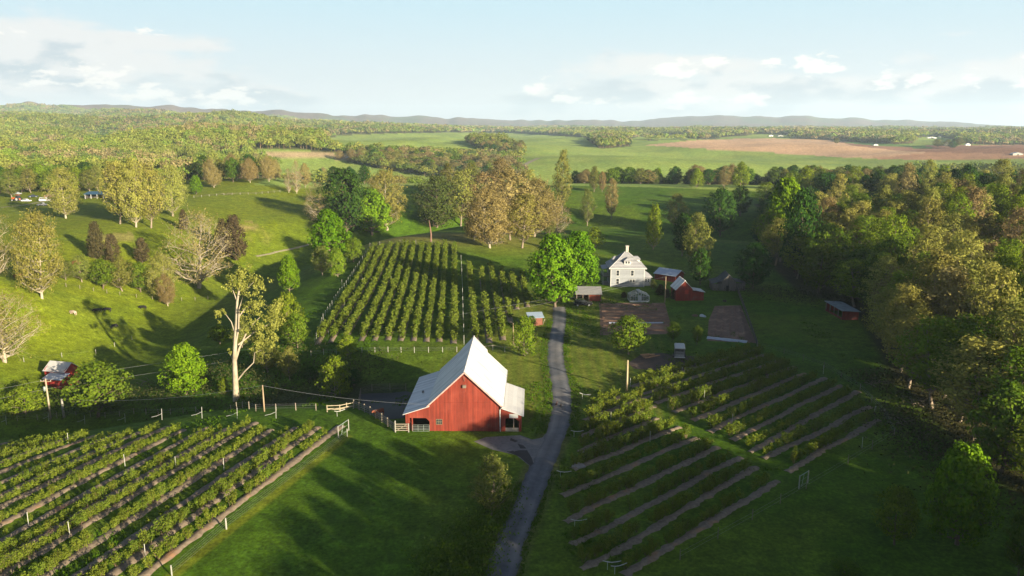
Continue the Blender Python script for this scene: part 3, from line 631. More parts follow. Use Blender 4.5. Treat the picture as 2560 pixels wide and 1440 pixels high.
PT = [
 ('bare', 497, 720, 545, 200, 'wide pale bare sycamore standing at the bend of the pasture hedge'),
 ('pale', 105, 746, 545, 125, 'tall pale budding tree with a bare trunk in the left pasture'),
 ('pale', 165, 546, 430, 92, 'spreading pale tree beside the parked white van at the far farm'),
 ('gold', 300, 560, 413, 96, 'leftmost big golden tree in the clump on the left pasture'),
 ('pale', 340, 568, 410, 84, 'pale trunked tree in the middle of the golden clump'),
 ('gold', 378, 570, 417, 100, 'golden tree at the right front of the clump on the left pasture'),
 ('pale', 432, 540, 424, 86, 'thick trunked pale tree right behind the golden clump'),
 ('gold', 325, 540, 415, 90, 'golden tree at the back of the clump on the left pasture'),
 ('maple', 491, 486, 441, 33, 'small round bright green tree beside the far pasture fence'),
 ('bare', 742, 484, 408, 32, 'bare pale tree on the far crest left of the red tractor'),
 ('bare', 722, 482, 426, 28, 'smaller bare tree leaning left on the far crest'),
 ('rust', 764, 470, 412, 34, 'reddish budding tree above the red tractor'),
 ('bare', -8, 705, 515, 110, 'bare pale tree cut by the left frame edge halfway down'),
 ('bare', 12, 905, 742, 200, 'big bare tree at the left frame edge above the red hill barn'),
 ('tan', -50, 880, 760, 140, 'tan twiggy tree at the left frame edge beside the big bare one'),
 ('cedar', 243, 648, 560, 46, 'tallest brown cedar on the left pasture'),
 ('cedar', 284, 655, 588, 44, 'brown cedar right of the tallest one'),
 ('cedar', 356, 657, 598, 42, 'lone brown cedar in front of the reeds'),
 ('cedar', 590, 650, 545, 64, 'brown cedar half hidden behind the wide bare sycamore'),
 ('cedar', 560, 640, 552, 44, 'brown cedar right behind the wide bare sycamore crown'),
 ('cedar', 460, 575, 527, 26, 'small brown cedar near the golden clump'),
 ('maple', 830, 667, 533, 108, 'dense round bright green maple left of the hilltop orchard'),
 ('dark', 868, 588, 436, 130, 'large dark green tree towering behind the bright maples'),
 ('maple', 930, 588, 480, 112, 'broad bright green maple with a pinkish trunk on the knoll'),
 ('pale', 968, 575, 438, 110, 'pale golden tree behind the bright maple on the knoll'),
 ('bare', 800, 560, 465, 84, 'dim bare tree left of the large dark green tree'),
 ('olive', 806, 688, 618, 60, 'dark olive shrubby tree below the round maple'),
 ('lime', 845, 692, 624, 52, 'yellow olive bushy tree at the foot of the round maple'),
 ('green', 884, 655, 597, 60, 'small green tree between the round maple and the orchard'),
 ('maple', 724, 730, 642, 56, 'small bright green tree standing alone in the shaded valley'),
 ('dim', 1092, 568, 450, 125, 'dark branchy tree behind the knoll with bare lower limbs'),
 ('gold', 1152, 565, 433, 95, 'yellowish tree beside the dark branchy one'),
 ('olive', 1120, 500, 415, 60, 'lime tinted tree far behind the dark branchy one'),
 ('olive', 1180, 490, 412, 60, 'lime tinted tree at the back of the central clump'),
 ('tan', 1255, 540, 410, 90, 'tallest tan tree at the back of the central clump'),
 ('tan', 1225, 620, 480, 125, 'spreading tan sycamore at the left front of the central clump'),
 ('rust', 1275, 600, 436, 150, 'big rusty brown tree in the centre of the central clump'),
 ('tan', 1335, 592, 460, 130, 'broad tan tree at the right of the central clump'),
 ('gold', 1305, 620, 492, 110, 'golden tree at the front of the central clump'),
 ('rust', 1210, 560, 440, 110, 'rusty tree at the back left of the central clump'),
 ('tan', 1365, 585, 490, 80, 'pale tan tree at the right shoulder of the central clump'),
 ('gold', 1318, 545, 432, 90, 'golden tree behind the rusty brown one in the central clump'),
 ('tan', 1185, 600, 520, 60, 'low tan tree at the left foot of the central clump'),
 ('bare', 1392, 588, 515, 78, 'bare grey tree right of the central clump'),
 ('olive', 1375, 592, 545, 36, 'small olive tree at the right edge of the central clump'),
 ('maple', 1388, 768, 596, 138, 'largest bright green maple at the end of the driveway'),
 ('maple', 1446, 722, 588, 116, 'second bright green maple between the driveway maple and the white house'),
 ('lime', 1488, 618, 572, 56, 'small olive green tree behind the second bright maple'),
 ('olive', 1406, 535, 388, 54, 'tall narrow yellow green tree on the dark slope'),
 ('lime', 1350, 520, 462, 70, 'pale lime tree left of the tall narrow one'),
 ('olive', 1468, 565, 478, 46, 'slim dim tree right of the tall narrow one'),
 ('rust', 1528, 548, 452, 40, 'reddish slim tree on the dark slope with a straight trunk'),
 ('rust', 1505, 480, 432, 24, 'small reddish tree on the crest above the dark slope'),
 ('olive', 1485, 480, 420, 34, 'round topped tree on the crest above the dark slope'),
 ('lime', 1633, 625, 517, 46, 'slender young tree with a white trunk behind the house'),
 ('olive', 1742, 690, 542, 86, 'tall oval olive tree behind the red sheds'),
 ('dark', 1705, 640, 540, 60, 'dark tree left of the tall oval olive tree'),
 ('dark', 1750, 712, 625, 60, 'dark low tree at the foot of the tall oval olive tree'),
 ('olive', 1690, 575, 490, 70, 'dim tree above the house in the shaded valley'),
 ('dark', 1800, 590, 480, 90, 'dark tree in the shaded valley behind the olive tree'),
 ('dark', 1850, 540, 470, 60, 'dark brownish tree on the far side of the shaded valley'),
 ('lime', 1742, 470, 425, 40, 'round lime tree on the crest in front of the dark treeline'),
 ('maple', 1645, 458, 422, 24, 'small bright green tree on the crest line'),
 ('dark', 1882, 722, 615, 98, 'round dark green tree beside the old grey barn'),
 ('maple', 1955, 650, 462, 120, 'tall bright green tree with open limbs at the edge of the wood'),
 ('dark', 1990, 690, 490, 110, 'dark green tree beside the open limbed bright tree'),
 ('green', 1571, 886, 794, 112, 'round yard tree with a pale trunk near the horse trailer'),
 ('lime', 1312, 890, 795, 78, 'small round tree in front of the little roadside shed'),
 ('green', 1682, 850, 806, 46, 'small dark fruit tree below the kitchen garden'),
 ('green', 1742, 862, 815, 30, 'thin sapling at the corner of the second garden plot'),
 ('maple', 466, 985, 865, 120, 'bright green maple in the hollow beside the creek'),
 ('green', 245, 1042, 912, 165, 'spreading olive green tree beside the stout white post'),
 ('lime', 64, 1035, 963, 108, 'low spreading yellow green tree at the left frame edge'),
 ('lime', 838, 990, 893, 92, 'leafy yellow green tree left of the barn lot'),
 ('lime', 722, 845, 735, 88, 'yellow green tree behind the tall forked sycamore'),
 ('green', 744, 870, 786, 72, 'round green tree right of the tall forked sycamore'),
 ('lime', 868, 890, 838, 58, 'low bush at the foot of the third orchard row'),
 ('lime', 562, 985, 945, 34, 'tiny sapling left of the tall forked sycamore trunk'),
 ('lime', 694, 985, 958, 16, 'tiny sapling right of the tall forked sycamore trunk'),
 ('green', 550, 860, 815, 60, 'dim shrub in the hollow left of the tall forked sycamore'),
 ('olive', 605, 870, 800, 60, 'dim tree behind the forked sycamore trunk'),
 ('dark', 775, 950, 918, 50, 'dark shrub on the far bank of the creek'),
 ('dark', 885, 965, 925, 50, 'dark shrub above the barn corral'),
 ('olive', 670, 930, 850, 80, 'shadowed tree on the creek bank'),
 ('olive', 725, 950, 870, 60, 'shadowed slim tree right of the creek bank tree'),
 ('olive', 1228, 1290, 1138, 118, 'many stemmed dim tree leaning over the roadside in front'),
 ('maple', 2392, 1362, 1112, 168, 'dense dark maple shaped like an egg in the lower right corner'),
 ('green', 2236, 1362, 1215, 112, 'rounded grey green shrub left of the egg shaped maple'),
 ('green', 2545, 1440, 1270, 90, 'green shrub cut by the right frame edge'),
 ('green', 2110, 1432, 1395, 80, 'low shrub near the bottom right'),
 ('olive', 205, 705, 640, 66, 'leftmost olive bushy tree in the pasture hedge'),
 ('green', 258, 722, 652, 72, 'olive bushy tree second in the pasture hedge'),
 ('olive', 306, 728, 645, 78, 'olive bushy tree third in the pasture hedge'),
 ('green', 352, 730, 660, 60, 'low bushy tree in the middle of the pasture hedge'),
 ('pale', 405, 752, 640, 80, 'grey twiggy tree left of the wide bare sycamore'),
 ('tan', 420, 765, 690, 50, 'thin bare sapling in front of the pasture hedge'),
 ('olive', 165, 700, 655, 50, 'low olive shrub at the left end of the pasture hedge'),
 ('lime', 140, 480, 436, 34, 'tall lime tree behind the parked vans'),
 ('olive', 30, 495, 430, 60, 'green tree left of the far farm'),
 ('olive', 225, 480, 428, 50, 'olive tree behind the blue roofed shed'),
 ('dark', 60, 480, 432, 46, 'dark green tree behind the parked cars'),
 ('rust', 1810, 470, 418, 36, 'brownish tree on the crest left of the wood'),
 ('lime', 1850, 470, 410, 50, 'lime tree on the crest beside the brownish one'),
]
for a in PT: ptree(*a)
# the tall forked sycamore leaning to the left over the creek
def forked_sycamore():
    p = at(590, 998); _, _, d = project(p.x, p.y, p.z); s = d / FPX      # metres per pixel here
    rng = np.random.default_rng(5)
    o = thing('sycamore_tree', 'tall forked white trunked sycamore leaning over the creek', 'tree', (p.x, p.y, p.z - .2))
    def q(px, py, y=0): return np.array([(px - 590) * s, y, (998 - py) * s * 1.04 + .0])
    main = [q(590, 1003), q(592, 960), q(594, 900), q(600, 850), q(607, 800), q(612, 755), q(622, 715), q(632, 692)]
    segs = [(main, [.75, .62, .50, .42, .34, .26, .17, .06])]
    def br(pts, r0): 
        segs.append(([q(*a) for a in pts], list(np.linspace(r0, .03, len(pts))))); return pts
    B = [br([(594, 905), (606, 870, .5), (622, 838, 1), (645, 808, 1.5), (668, 790, 2)], .30), br([(597, 870), (612, 820, -.5), (618, 770, -.6), (634, 730, -.8), (660, 705, -1)], .24),
         br([(596, 950), (618, 925, -.5), (645, 900, -1), (650, 875, -1.2), (668, 868, -1.5)], .20), br([(600, 830), (592, 805, .4), (578, 785, .5), (572, 780, .6)], .14),
         br([(606, 800), (625, 775, 1), (655, 765, 1.6), (690, 770, 2)], .18), br([(606, 860), (640, 835, 2), (680, 815, 3), (700, 800, 3.5)], .18), br([(612, 755), (602, 730, .5), (600, 705, .8)], .14), br([(594, 905), (584, 890, .5), (578, 878, .6)], .1)]
    V, F = tubes(segs, 7)
    blobs = [(622, 705, 28), (650, 700, 26), (668, 715, 20), (602, 712, 20), (640, 722, 24), (612, 730, 16), (660, 735, 14), (575, 785, 14), (565, 783, 7), (640, 790, 26), (665, 780, 28), (690, 790, 28), (705, 805, 24),
             (680, 815, 28), (650, 820, 26), (670, 840, 26), (690, 845, 18), (640, 850, 18), (625, 770, 14), (660, 762, 16), (688, 862, 10), (580, 878, 8), (645, 872, 10), (700, 770, 18), (625, 690, 16), (618, 845, 8)]
    C = []; K = []
    for bx, by, r in blobs:
        rr = r * s; n = int(13 * r)
        dd = rng.normal(size=(n, 3)); dd /= np.linalg.norm(dd, axis=1, keepdims=True)
        c = q(bx, by, rng.uniform(-1.5, 2.5)); sub = c + rng.normal(size=(9, 3)) * rr * .5; k = rng.integers(0, 9, n)
        C.append(sub[k] + dd * rr * .42 * rng.uniform(.3, 1, (n, 1))); K.append(np.clip(.4 + .3 * (k % 3 - 1) + rng.normal(size=n) * .15, 0, 1))
    C = np.concatenate(C); K = np.concatenate(K); nr = rng.normal(size=C.shape) + np.array([.5, -.5, .3]); nr /= np.linalg.norm(nr, axis=1, keepdims=True)
    LV, LF = leaf_quads(C, nr, .34 * rng.uniform(.6, 1.4, len(C)), rng)
    link('trunk', mesh_np('forked_trunk', np.array(V), np.array(F), PALEBARK, smooth=True), o)
    link('crown', mesh_np('forked_crown', LV, LF, LEAF['gold'], np.repeat(K, 4)), o)
forked_sycamore()

# the wood on the right slope
def scatter(n, x0, x1, y0, y1, dmin, ok, seed):
    rng = np.random.default_rng(seed); out = []
    for _ in range(n):
        x, y = rng.uniform(x0, x1), rng.uniform(y0, y1)
        if not ok(x, y): continue
        if all((x - a) ** 2 + (y - b) ** 2 > dmin * dmin for a, b in out): out.append((x, y))
    return out, rng
def right_wood():
    def ok(x, y):
        if forest_right(np.array([x - 1]), np.array([y]))[0] < .5: return False
        px, py, d = project(x, y, hz(x, y)); 
        return (y > 88 and x < .67 * y + 16) or (y < 62 and x < (98 if y > 45 else 122))
    pts, rng = scatter(5000, 60, 125, 86, 200, 6.2, ok, 3); p2, rng = scatter(6000, 66, 330, 200, 455, 8.4, ok, 4); p3, rng = scatter(3000, 28, 125, -20, 62, 6.4, ok, 5)
    pts = pts + p2 + p3
    kinds = ['tall', 'tall', 'tallg', 'gold', 'gold', 'tallr', 'tall', 'tallg', 'olive', 'tallg']
    adj = {'tall': ('golden', 'budding'), 'tallg': ('lime green', 'leafy'), 'gold': ('golden', 'spreading'), 'olive': ('olive green', 'spreading'), 'tallr': ('rusty', 'budding'), 'green': ('mid green', 'leafy'), 'dark': ('dark green', 'leafy')}
    n = 0
    for x, y in pts:
        z = hz(x, y); px, py, d = project(x, y, z)
        edge = x - float(np.interp(y, WY, WX))
        k = kinds[int(rng.integers(0, len(kinds)))]
        if y > 330 and rng.uniform() < .6: k = 'dark'
        elif vnoise(x / 45., y / 45., 77) > .12: k = 'tallg' if rng.uniform() < .5 else 'green'
        H = rng.uniform(17, 25) * (.72 if edge < 9 else 1) * (.8 if k in ('green', 'dark', 'olive') else 1); w = rng.uniform(4.8, 6.8)
        if y < 62: H = rng.uniform(18, 22) if x < 68 else rng.uniform(14.5, 18)
        if y > 300 and rng.uniform() < .35: continue
        rank = 'edge' if edge < 11 else 'second rank' if edge < 24 else 'inner'
        if y < 62: zone = 'behind the viewer shading the drive' if x < 70 else 'beyond the lower right corner'
        elif y < 100: zone = 'above the egg shaped maple'
        elif y < 128: zone = 'right of the lowest rows'
        elif y < 160: zone = 'right of the brush pile'
        elif y < 195: zone = 'right of the run-in shed'
        elif y < 235: zone = 'behind the run-in shed'
        elif y < 275: zone = 'right of the round tree'
        elif y < 330: zone = 'by the open limbed tree'
        elif y < 380: zone = 'below the skyline'
        else: zone = 'on the skyline'
        if px > 2500 and y >= 62: rank = 'frame edge'
        size = 'tall' if H > 20.5 else 'short' if H < 15.5 else 'middling'
        lab = '%s %s %s tree %s' % (size, adj[k][0], rank, zone)
        tree(k, (x, y, z), H, w, lab, 'trees of the right-hand wood'); n += 1
    print('wood', n)
right_wood()
# ------------------------------------------------------------------ berry fields
BUSHLEAF = leafmat('berry_bush_leaves', (.072, .112, .010), (.165, .200, .026), .35, .18, .015)
ORCHLEAF = leafmat('orchard_bush_leaves', (.075, .115, .010), (.170, .200, .030), .35, .15, .015)
STEM = surf('berry_canes', (.17, .12, .07), (.10, .07, .04), .9, 4)
def bush_mesh(seed, h, r, n, ls, mat, name='berry_bush'):
    rng = np.random.default_rng(seed); segs = []; tips = []
    for i in range(9):
        th = rng.uniform(0, 6.28); rad = r * rng.uniform(.25, .95); e = np.array([math.cos(th) * rad, math.sin(th) * rad, h * rng.uniform(.62, 1.0)])
        b = np.array([math.cos(th) * .12, math.sin(th) * .12, -.05]); segs.append(([b, b * .4 + e * .5 + np.array([0, 0, .06]), e], [.022, .016, .008])); tips += [e, b * .35 + e * .65, b * .55 + e * .45 + rng.normal(size=3) * .12]
    V, F = tubes(segs, 3); tips = np.array(tips); k = rng.integers(0, len(tips), n); d = rng.normal(size=(n, 3)); d /= np.linalg.norm(d, axis=1, keepdims=True)
    pos = tips[k] + d * rng.uniform(.1, 1, (n, 1)) ** .6 * r * .38; pos[:, 2] = np.clip(pos[:, 2], .12, h * 1.08)
    nr = d * .6 + rng.normal(size=(n, 3)) * .4 + np.array([0, 0, .35]); nr /= np.linalg.norm(nr, axis=1, keepdims=True)
    LV, LF = leaf_quads(pos, nr, ls * rng.uniform(.6, 1.4, n), rng); v = np.clip(.25 + .5 * rng.uniform(0, 1, len(tips))[k] + rng.normal(size=n) * .16, 0, 1)
    A = np.concatenate([np.full(len(V), .5), np.repeat(v, 4)])
    return mesh_np(name, np.concatenate([np.array(V), LV]), np.concatenate([np.array(F), LF + len(V)]), [STEM, mat], A, midx=[0] * len(F) + [1] * len(LF))
BUSH = [bush_mesh(50 + i, 1.5, .76, 640, .135, BUSHLEAF) for i in range(7)]
BUSHC = [(np.array([v.co[:] for v in m.vertices])[-640 * 4:], np.array([a.color[0] for a in m.color_attributes['Col'].data])[-640 * 4:]) for m in BUSH]
def ordw(n):
    a = ['', 'first', 'second', 'third', 'fourth', 'fifth', 'sixth', 'seventh', 'eighth', 'ninth', 'tenth', 'eleventh', 'twelfth', 'thirteenth', 'fourteenth', 'fifteenth', 'sixteenth', 'seventeenth', 'eighteenth', 'nineteenth']
    if n < 20: return a[n]
    t = ['', '', 'twent', 'thirt', 'fort', 'fift', 'sixt', 'sevent', 'eight', 'ninet'][(n // 10) % 10]
    return t + 'ieth' if n % 10 == 0 else t + 'y-' + a[n % 10]
ORD = ['first', 'second', 'third', 'fourth', 'fifth', 'sixth', 'seventh', 'eighth', 'ninth', 'tenth', 'eleventh', 'twelfth', 'thirteenth', 'fourteenth', 'fifteenth', 'sixteenth', 'seventeenth', 'eighteenth', 'nineteenth', 'twentieth'] + ['%dth' % k for k in range(21, 40)]
BUSHES = []            # x, y, scale, label stem, along 0..1, leafkind
def bushrow(a, b, spacing, sc, lab, kind, keep=1.0, jit=.18, svar=.18, side=0.0):
    a = Vector((a[0], a[1])); b = Vector((b[0], b[1])); L_ = (b - a).length; n = int(L_ / spacing); t = (b - a).normalized(); nn = Vector((-t.y, t.x))
    for i in range(n):
        if random.random() > keep: continue
        p = a + t * (i + .5 + random.uniform(-.2, .2)) * spacing + nn * (side + random.uniform(-jit, jit))
        pxx, pyy, _ = project(p.x, p.y, 0)
        if pxx < -160 or pxx > 2700 or pyy > 1560: continue
        w = .82 + .36 * (vnoise(p.x / 3.5, p.y / 3.5, 9) + .5)
        BUSHES.append((p.x, p.y, sc * w * random.uniform(1 - svar, 1 + svar), lab, i / max(1, n), kind))
# left field: rows run back and away to the right
az_l = R(16.2); dl = Vector((math.sin(az_l), math.cos(az_l)))
p0 = at(842, 1072); p1 = at(786, 1071); stepx = (p0.x - p1.x)
LROWS = []
for i in range(24):
    x = p0.x - stepx * i; ytop = p0.y + (1.2 if i > 3 else 0) - .02 * i + random.uniform(-.7, .7) + (1.5 if i % 4 == 0 else 0)
    top = Vector((x, ytop)); Lg = (top.y - 46) / dl.y; bot = top - dl * Lg
    LROWS.append((bot, top)); small = i in (2, 6, 10, 14, 18)
    strip('mulch_bed', [bot + Vector((.45, 0)), (bot + top) / 2 + Vector((.45 + random.uniform(-.15, .15), 0)), top + Vector((.45, .4))], 1.5 if not small else 1.15, MULCH, .04, .14, rag=.26, step=.7)
    bushrow(bot, top, .85 if not small else 1.5, (.9 if i > 1 else .98) if not small else .55, 'berry bush in the %s row left of the mesh fence' % ORD[i], 0, keep=(.55 if i == 0 else .93) if not small else .45, side=0.0, svar=.2 if i else .3)
# right field: two blocks of rows running up to the right
RB = [((1560, 1440), (1945, 1203)), ((1455, 1425), (1893, 1168)), ((1430, 1365), (1850, 1143)), ((1410, 1305), (1795, 1118)), ((1405, 1240), (1740, 1094)), ((1433, 1175), (1700, 1068)), ((1444, 1130), (1645, 1046)), ((1450, 1092), (1640, 1015)), ((1460, 1052), (1622, 990)), ((1478, 1022), (1562, 988))]
RT = [((1965, 1180), (2193, 1049)), ((1910, 1148), (2173, 1016)), ((1870, 1130), (2146, 979)), ((1825, 1100), (2102, 963)), ((1770, 1080), (2060, 944)), ((1730, 1052), (2010, 933)), ((1680, 1030), (1985, 917)), ((1635, 1008), (1950, 900)), ((1604, 985), (1915, 886)), ((1578, 968), (1885, 876))]
for j, (rows, where) in enumerate(((RB, 'roadside'), (RT, 'far'))):
    for i, (a, b) in enumerate(rows):
        a = at(*a); b = at(*b); a2 = Vector((a.x, a.y)); b2 = Vector((b.x, b.y)); t = (b2 - a2).normalized(); nn = Vector((-t.y, t.x)) 
        lag = [a2.lerp(b2, f) + nn * random.uniform(-.28, .28) for f in (0, .2, .4, .6, .8, 1)]
        strip('mulch_bed', lag, 1.25, MULCH, .04, .12, rag=.34, step=.6)
        big = 1.2 if i >= 5 else 1.1 if i >= 3 else .98
        kp = .98 if i >= 6 else .9 if i >= 3 else .78
        bushrow(a2 + t * .8, b2 - t * .4, .95, big, 'berry bush in the %s row up the %s block' % (ORD[i], where), 0, keep=kp, side=.80 if i < 6 else .65)
# hilltop orchard of trellised bushes
OC = [((795, 858), (938, 618)), ((828, 853), (958, 618)), ((862, 851), (977, 617)), ((904, 850), (997, 616)), ((937, 849), (1016, 615)), ((970, 848), (1035, 615)), ((1002, 850), (1056, 615)), ((1034, 850), (1075, 615)), ((1066, 852), (1094, 615)), ((1098, 852), (1113, 614)), ((1134, 856), (1136, 613)),
      ((1190, 850), (1172, 664)), ((1223, 855), (1203, 678)), ((1257, 848), (1227, 672)), ((1276, 806), (1252, 680)), ((1292, 772), (1278, 684)), ((1318, 766), (1304, 690))]
for i, (a, b) in enumerate(OC):
    a = at(*a); b = at(*b); a2 = Vector((a.x, a.y)); b2 = Vector((b.x, b.y)); t = (b2 - a2).normalized()
    strip('mulch_bed', [a2 - t * 1.2, b2], 1.5, MULCH, .04, .16, rag=.1, step=1.5)
    bushrow(a2 + t * (.6 if i > 2 else 2), b2, 1.05, 1.30, 'berry bush in the %s row of the hilltop orchard' % ORD[i], 1, keep=.97 if i not in (12, 14) else .62, side=-.1, jit=.12)
def place_bushes():
    arr = []
    for (x, y, s, lab, f, k) in BUSHES:
        px, py, d = project(x, y, 0); vis = (-30 < px < 2590) and (py < 1460)
        arr.append((s / float(d) if vis else 0))
    order = np.argsort(-np.array(arr)); near = set(order[:300].tolist())
    X = np.array([b[0] for b in BUSHES]); Y = np.array([b[1] for b in BUSHES]); Z = height(X, Y)
    rest = []; CNT = {}; ROWN = {}; ROWI = {}
    for i, bb in enumerate(BUSHES): ROWI[i] = ROWN.get(bb[3], 0); ROWN[bb[3]] = ROWI[i] + 1
    for i, (x, y, s, lab, f, k) in enumerate(BUSHES):
        if i in near:
            left = 'left of' in lab; kk = CNT.get(lab, 0) + 1; CNT[lab] = kk; num = ROWN[lab] - ROWI[i] if left else ROWI[i] + 1
            o = link('berry_bush', BUSH[i % 7], loc=(x, y, Z[i] + .1), rot=(0, 0, random.uniform(0, 6.28)), scale=(s, s, s * random.uniform(.9, 1.1)))
            tag(o, lab.replace('berry bush in', '%s bush from the %s end of' % (ordw(num), 'far' if left else 'left'), 1).replace('counted ', ''), 'berry bush', 'berry bushes set out in rows')
        else: rest.append((x, y, Z[i], s, k))
    rng = np.random.default_rng(2)
    for kind, nm, mat, cnt, ls in ((0, 'berry_bushes', BUSHLEAF, 190, 1.5), (1, 'orchard_bushes', ORCHLEAF, 120, 2.0)):
        V = []; A = []
        for (x, y, z, s, k) in rest:
            if k != kind: continue
            bv, ba = BUSHC[int(rng.integers(0, 7))]; q = rng.choice(640, cnt, replace=False); ids = (q[:, None] * 4 + np.arange(4)).ravel(); v = bv[ids].reshape(-1, 4, 3); c = v.mean(1, keepdims=True)
            v = (c + (v - c) * ls).reshape(-1, 3) * s; th = rng.uniform(0, 6.28); ct, st = math.cos(th), math.sin(th)
            V.append(np.stack([v[:, 0] * ct - v[:, 1] * st + x, v[:, 0] * st + v[:, 1] * ct + y, v[:, 2] + z + .1], 1)); A.append(np.clip(ba[ids] + rng.normal() * .12, 0, 1))
        V = np.concatenate(V); A = np.concatenate(A)
        o = link(nm, mesh_np(nm, V, np.arange(len(V)).reshape(-1, 4), mat, A))
        tag(o, 'smaller seen rows of leafy berry bushes in the side fields' if kind == 0 else 'rows of leafy berry bushes on the hilltop behind the red barn', 'berry bushes', kind='stuff')
place_bushes()
# grass tufts and weeds
def tufts():
    rng = np.random.default_rng(11); n = 90000
    X = rng.uniform(-75, 75, n); Y = 62 + 150 * rng.uniform(0, 1, n) ** 1.3
    rd = np.array([(p.x, p.y) for p in ROADS if 60 < p.y < 205]); q = rng.integers(0, len(rd) - 1, 4200); f = rng.uniform(0, 1, 4200)[:, None]; pr = rd[q] * (1 - f) + rd[q + 1] * f; X[:4200] = pr[:, 0] + rng.choice([-1, 1], 4200) * rng.uniform(1.65, 3.2, 4200); Y[:4200] = pr[:, 1]
    px, py, d = project(X, Y, 0 * X); den = vnoise(X / 9, Y / 9, 41) + .5 * vnoise(X / 2.5, Y / 2.5, 43)
    dr, _ = pdist(X, Y, [(p.x, p.y) for p in ROADS])
    ok = (px > -60) & (px < 2620) & (dr > 1.6) & ((den > .30) | ((dr < 3.2) & (den > -.1)))
    barn = (X > -18) & (X < 3) & (Y > 112) & (Y < 134); ok &= ~barn; ok &= ~((px > 1180) & (px < 1400) & (py > 1085) & (py < 1180)); ok &= ~((X > -45) & (Y < 112) & (X < 6) & (dr > 2.4)); ok &= ~((X > 20) & (Y < 100))
    X, Y = X[ok], Y[ok]; n = len(X); Z = height(X, Y); s = rng.uniform(.14, .34, n) * (1 - (dr[ok] < 3.3) * .25)
    V = []; 
    for k in range(4):
        a = rng.uniform(0, 6.28, n); ox = rng.normal(size=n) * .12; oy = rng.normal(size=n) * .12; w = s * .35
        b = np.stack([X + ox, Y + oy, Z - .02], 1); u = np.stack([np.cos(a) * w, np.sin(a) * w, 0 * w], 1)
        tip = b + np.stack([rng.normal(size=n) * .3 * s, rng.normal(size=n) * .3 * s, s * rng.uniform(.7, 1.3, n)], 1)
        V.append(np.stack([b - u, b + u, tip], 1))
    V = np.concatenate(V).reshape(-1, 3); A = np.repeat(rng.uniform(0, 1, len(V) // 3), 3)
    o = link('grass_tufts', mesh_np('grass_tufts', V, np.arange(len(V)).reshape(-1, 3), leafmat('grass_blades', (.05, .115, .006), (.075, .14, .008), .3, .1, .01), A))
    tag(o, 'loose tufts of longer green grass around the fields and drive', 'grass', kind='stuff')
tufts()
def weeds():
    rng = np.random.default_rng(12); V = []; A = []
    def patch(cx, cy, rx, ry, n, h, s, av):
        X = cx + rng.normal(size=n) * rx; Y = cy + rng.normal(size=n) * ry; hh = h * (.5 + rng.uniform(0, 1, n)) * (.6 + .8 * (vnoise(X / 1.4, Y / 1.4, 5) + .5))
        Z = height(X, Y) + hh * rng.uniform(.1, 1, n); nr = rng.normal(size=(n, 3)); nr[:, 2] *= .5; nr /= np.linalg.norm(nr, axis=1, keepdims=True)
        v, f = leaf_quads(np.stack([X, Y, Z], 1), nr, s * rng.uniform(.6, 1.4, n), rng, 1.0); V.append(v); A.append(np.repeat(np.clip(av + rng.normal(size=n) * .25, 0, 1), 4))
    for px_, py_ in ((1215, 1400), (1190, 1430), (1240, 1370), (1258, 1335), (1180, 1385), (1225, 1345), (1275, 1300), (1160, 1425), (1130, 1410), (1240, 1430), (1285, 1265), (1292, 1235), (1205, 1330), (1150, 1460), (1200, 1470)):
        p = at(px_ - 42, py_); patch(p.x, p.y, 1.4, 1.7, 700, 1.5, .24, .45)
    v = np.concatenate(V); o = link('roadside_weeds', mesh_np('roadside_weeds', v, np.arange(len(v)).reshape(-1, 4), LEAF['green'], np.concatenate(A))); tag(o, 'tangle of tall green weeds along the near left side of the drive', 'weeds', kind='stuff')
    V.clear(); A.clear()
    for px_, py_, rx, ry, h in ((2200, 950, 3, 3, 1.2), (2260, 1050, 3, 4, 1.3), (2330, 1120, 4, 4, 1.5), (2400, 1150, 4, 4, 1.5), (2480, 1230, 5, 5, 1.6), (2300, 1000, 4, 6, 1.6), (2380, 1080, 5, 6, 1.8), (1990, 745, 8, 4, 1.4), (2050, 748, 6, 4, 1.2), (1900, 728, 8, 3, 1.2),
                               (450, 985, 8, 4, 1.4), (640, 975, 8, 4, 1.5), (760, 955, 8, 4, 1.4), (880, 930, 5, 4, 1.2), (300, 1000, 9, 4, 1.3), (540, 940, 8, 5, 1.6), (120, 1010, 8, 4, 1.2), (700, 905, 7, 5, 1.2)):
        p = at(px_, py_); patch(p.x, p.y, rx, ry, 900, h, .34, .5)
    v = np.concatenate(V); o = link('undergrowth', mesh_np('undergrowth', v, np.arange(len(v)).reshape(-1, 4), leafmat('undergrowth_leaves', (.035, .040, .014), (.075, .075, .028), .2, .1, .01), np.concatenate(A))); tag(o, 'dim brambles and brush at the wood edge and along the creek', 'undergrowth', kind='stuff')
weeds()
# ------------------------------------------------------------------ buildings
RED = surf('red_barn_boards', (.215, .033, .017), (.125, .018, .010), .75, 2.2, stretch=(1, 1, .12), c3=(.235, .046, .028), s3=.35, t3=(.5, .75), planks=(0, 3.6, .55))
REDY = surf('red_side_boards', (.215, .033, .017), (.125, .018, .010), .75, 2.2, stretch=(1, 1, .12), planks=(1, 3.6, .55))
DRED = surf('weathered_red_boards', (.20, .026, .016), (.13, .018, .012), .85, 2.0, stretch=(1, 1, .15), c3=(.14, .05, .038), s3=.6, t3=(.5, .7), planks=(0, 3.2, .5))
METAL = surf('galvanised_roof', (.60, .585, .56), (.55, .54, .52), .6, .9, stretch=(3, .25, 1), metal=.12, c3=(.44, .42, .40), s3=.22, t3=(.5, .7), planks=(1, 1.35, .94), spec=.5)
METALX = surf('galvanised_roof_side', (.50, .49, .475), (.44, .435, .43), .6, .9, stretch=(.25, 3, 1), metal=.12, c3=(.36, .36, .37), s3=.25, t3=(.52, .72), planks=(0, 1.35, .86), spec=.5)
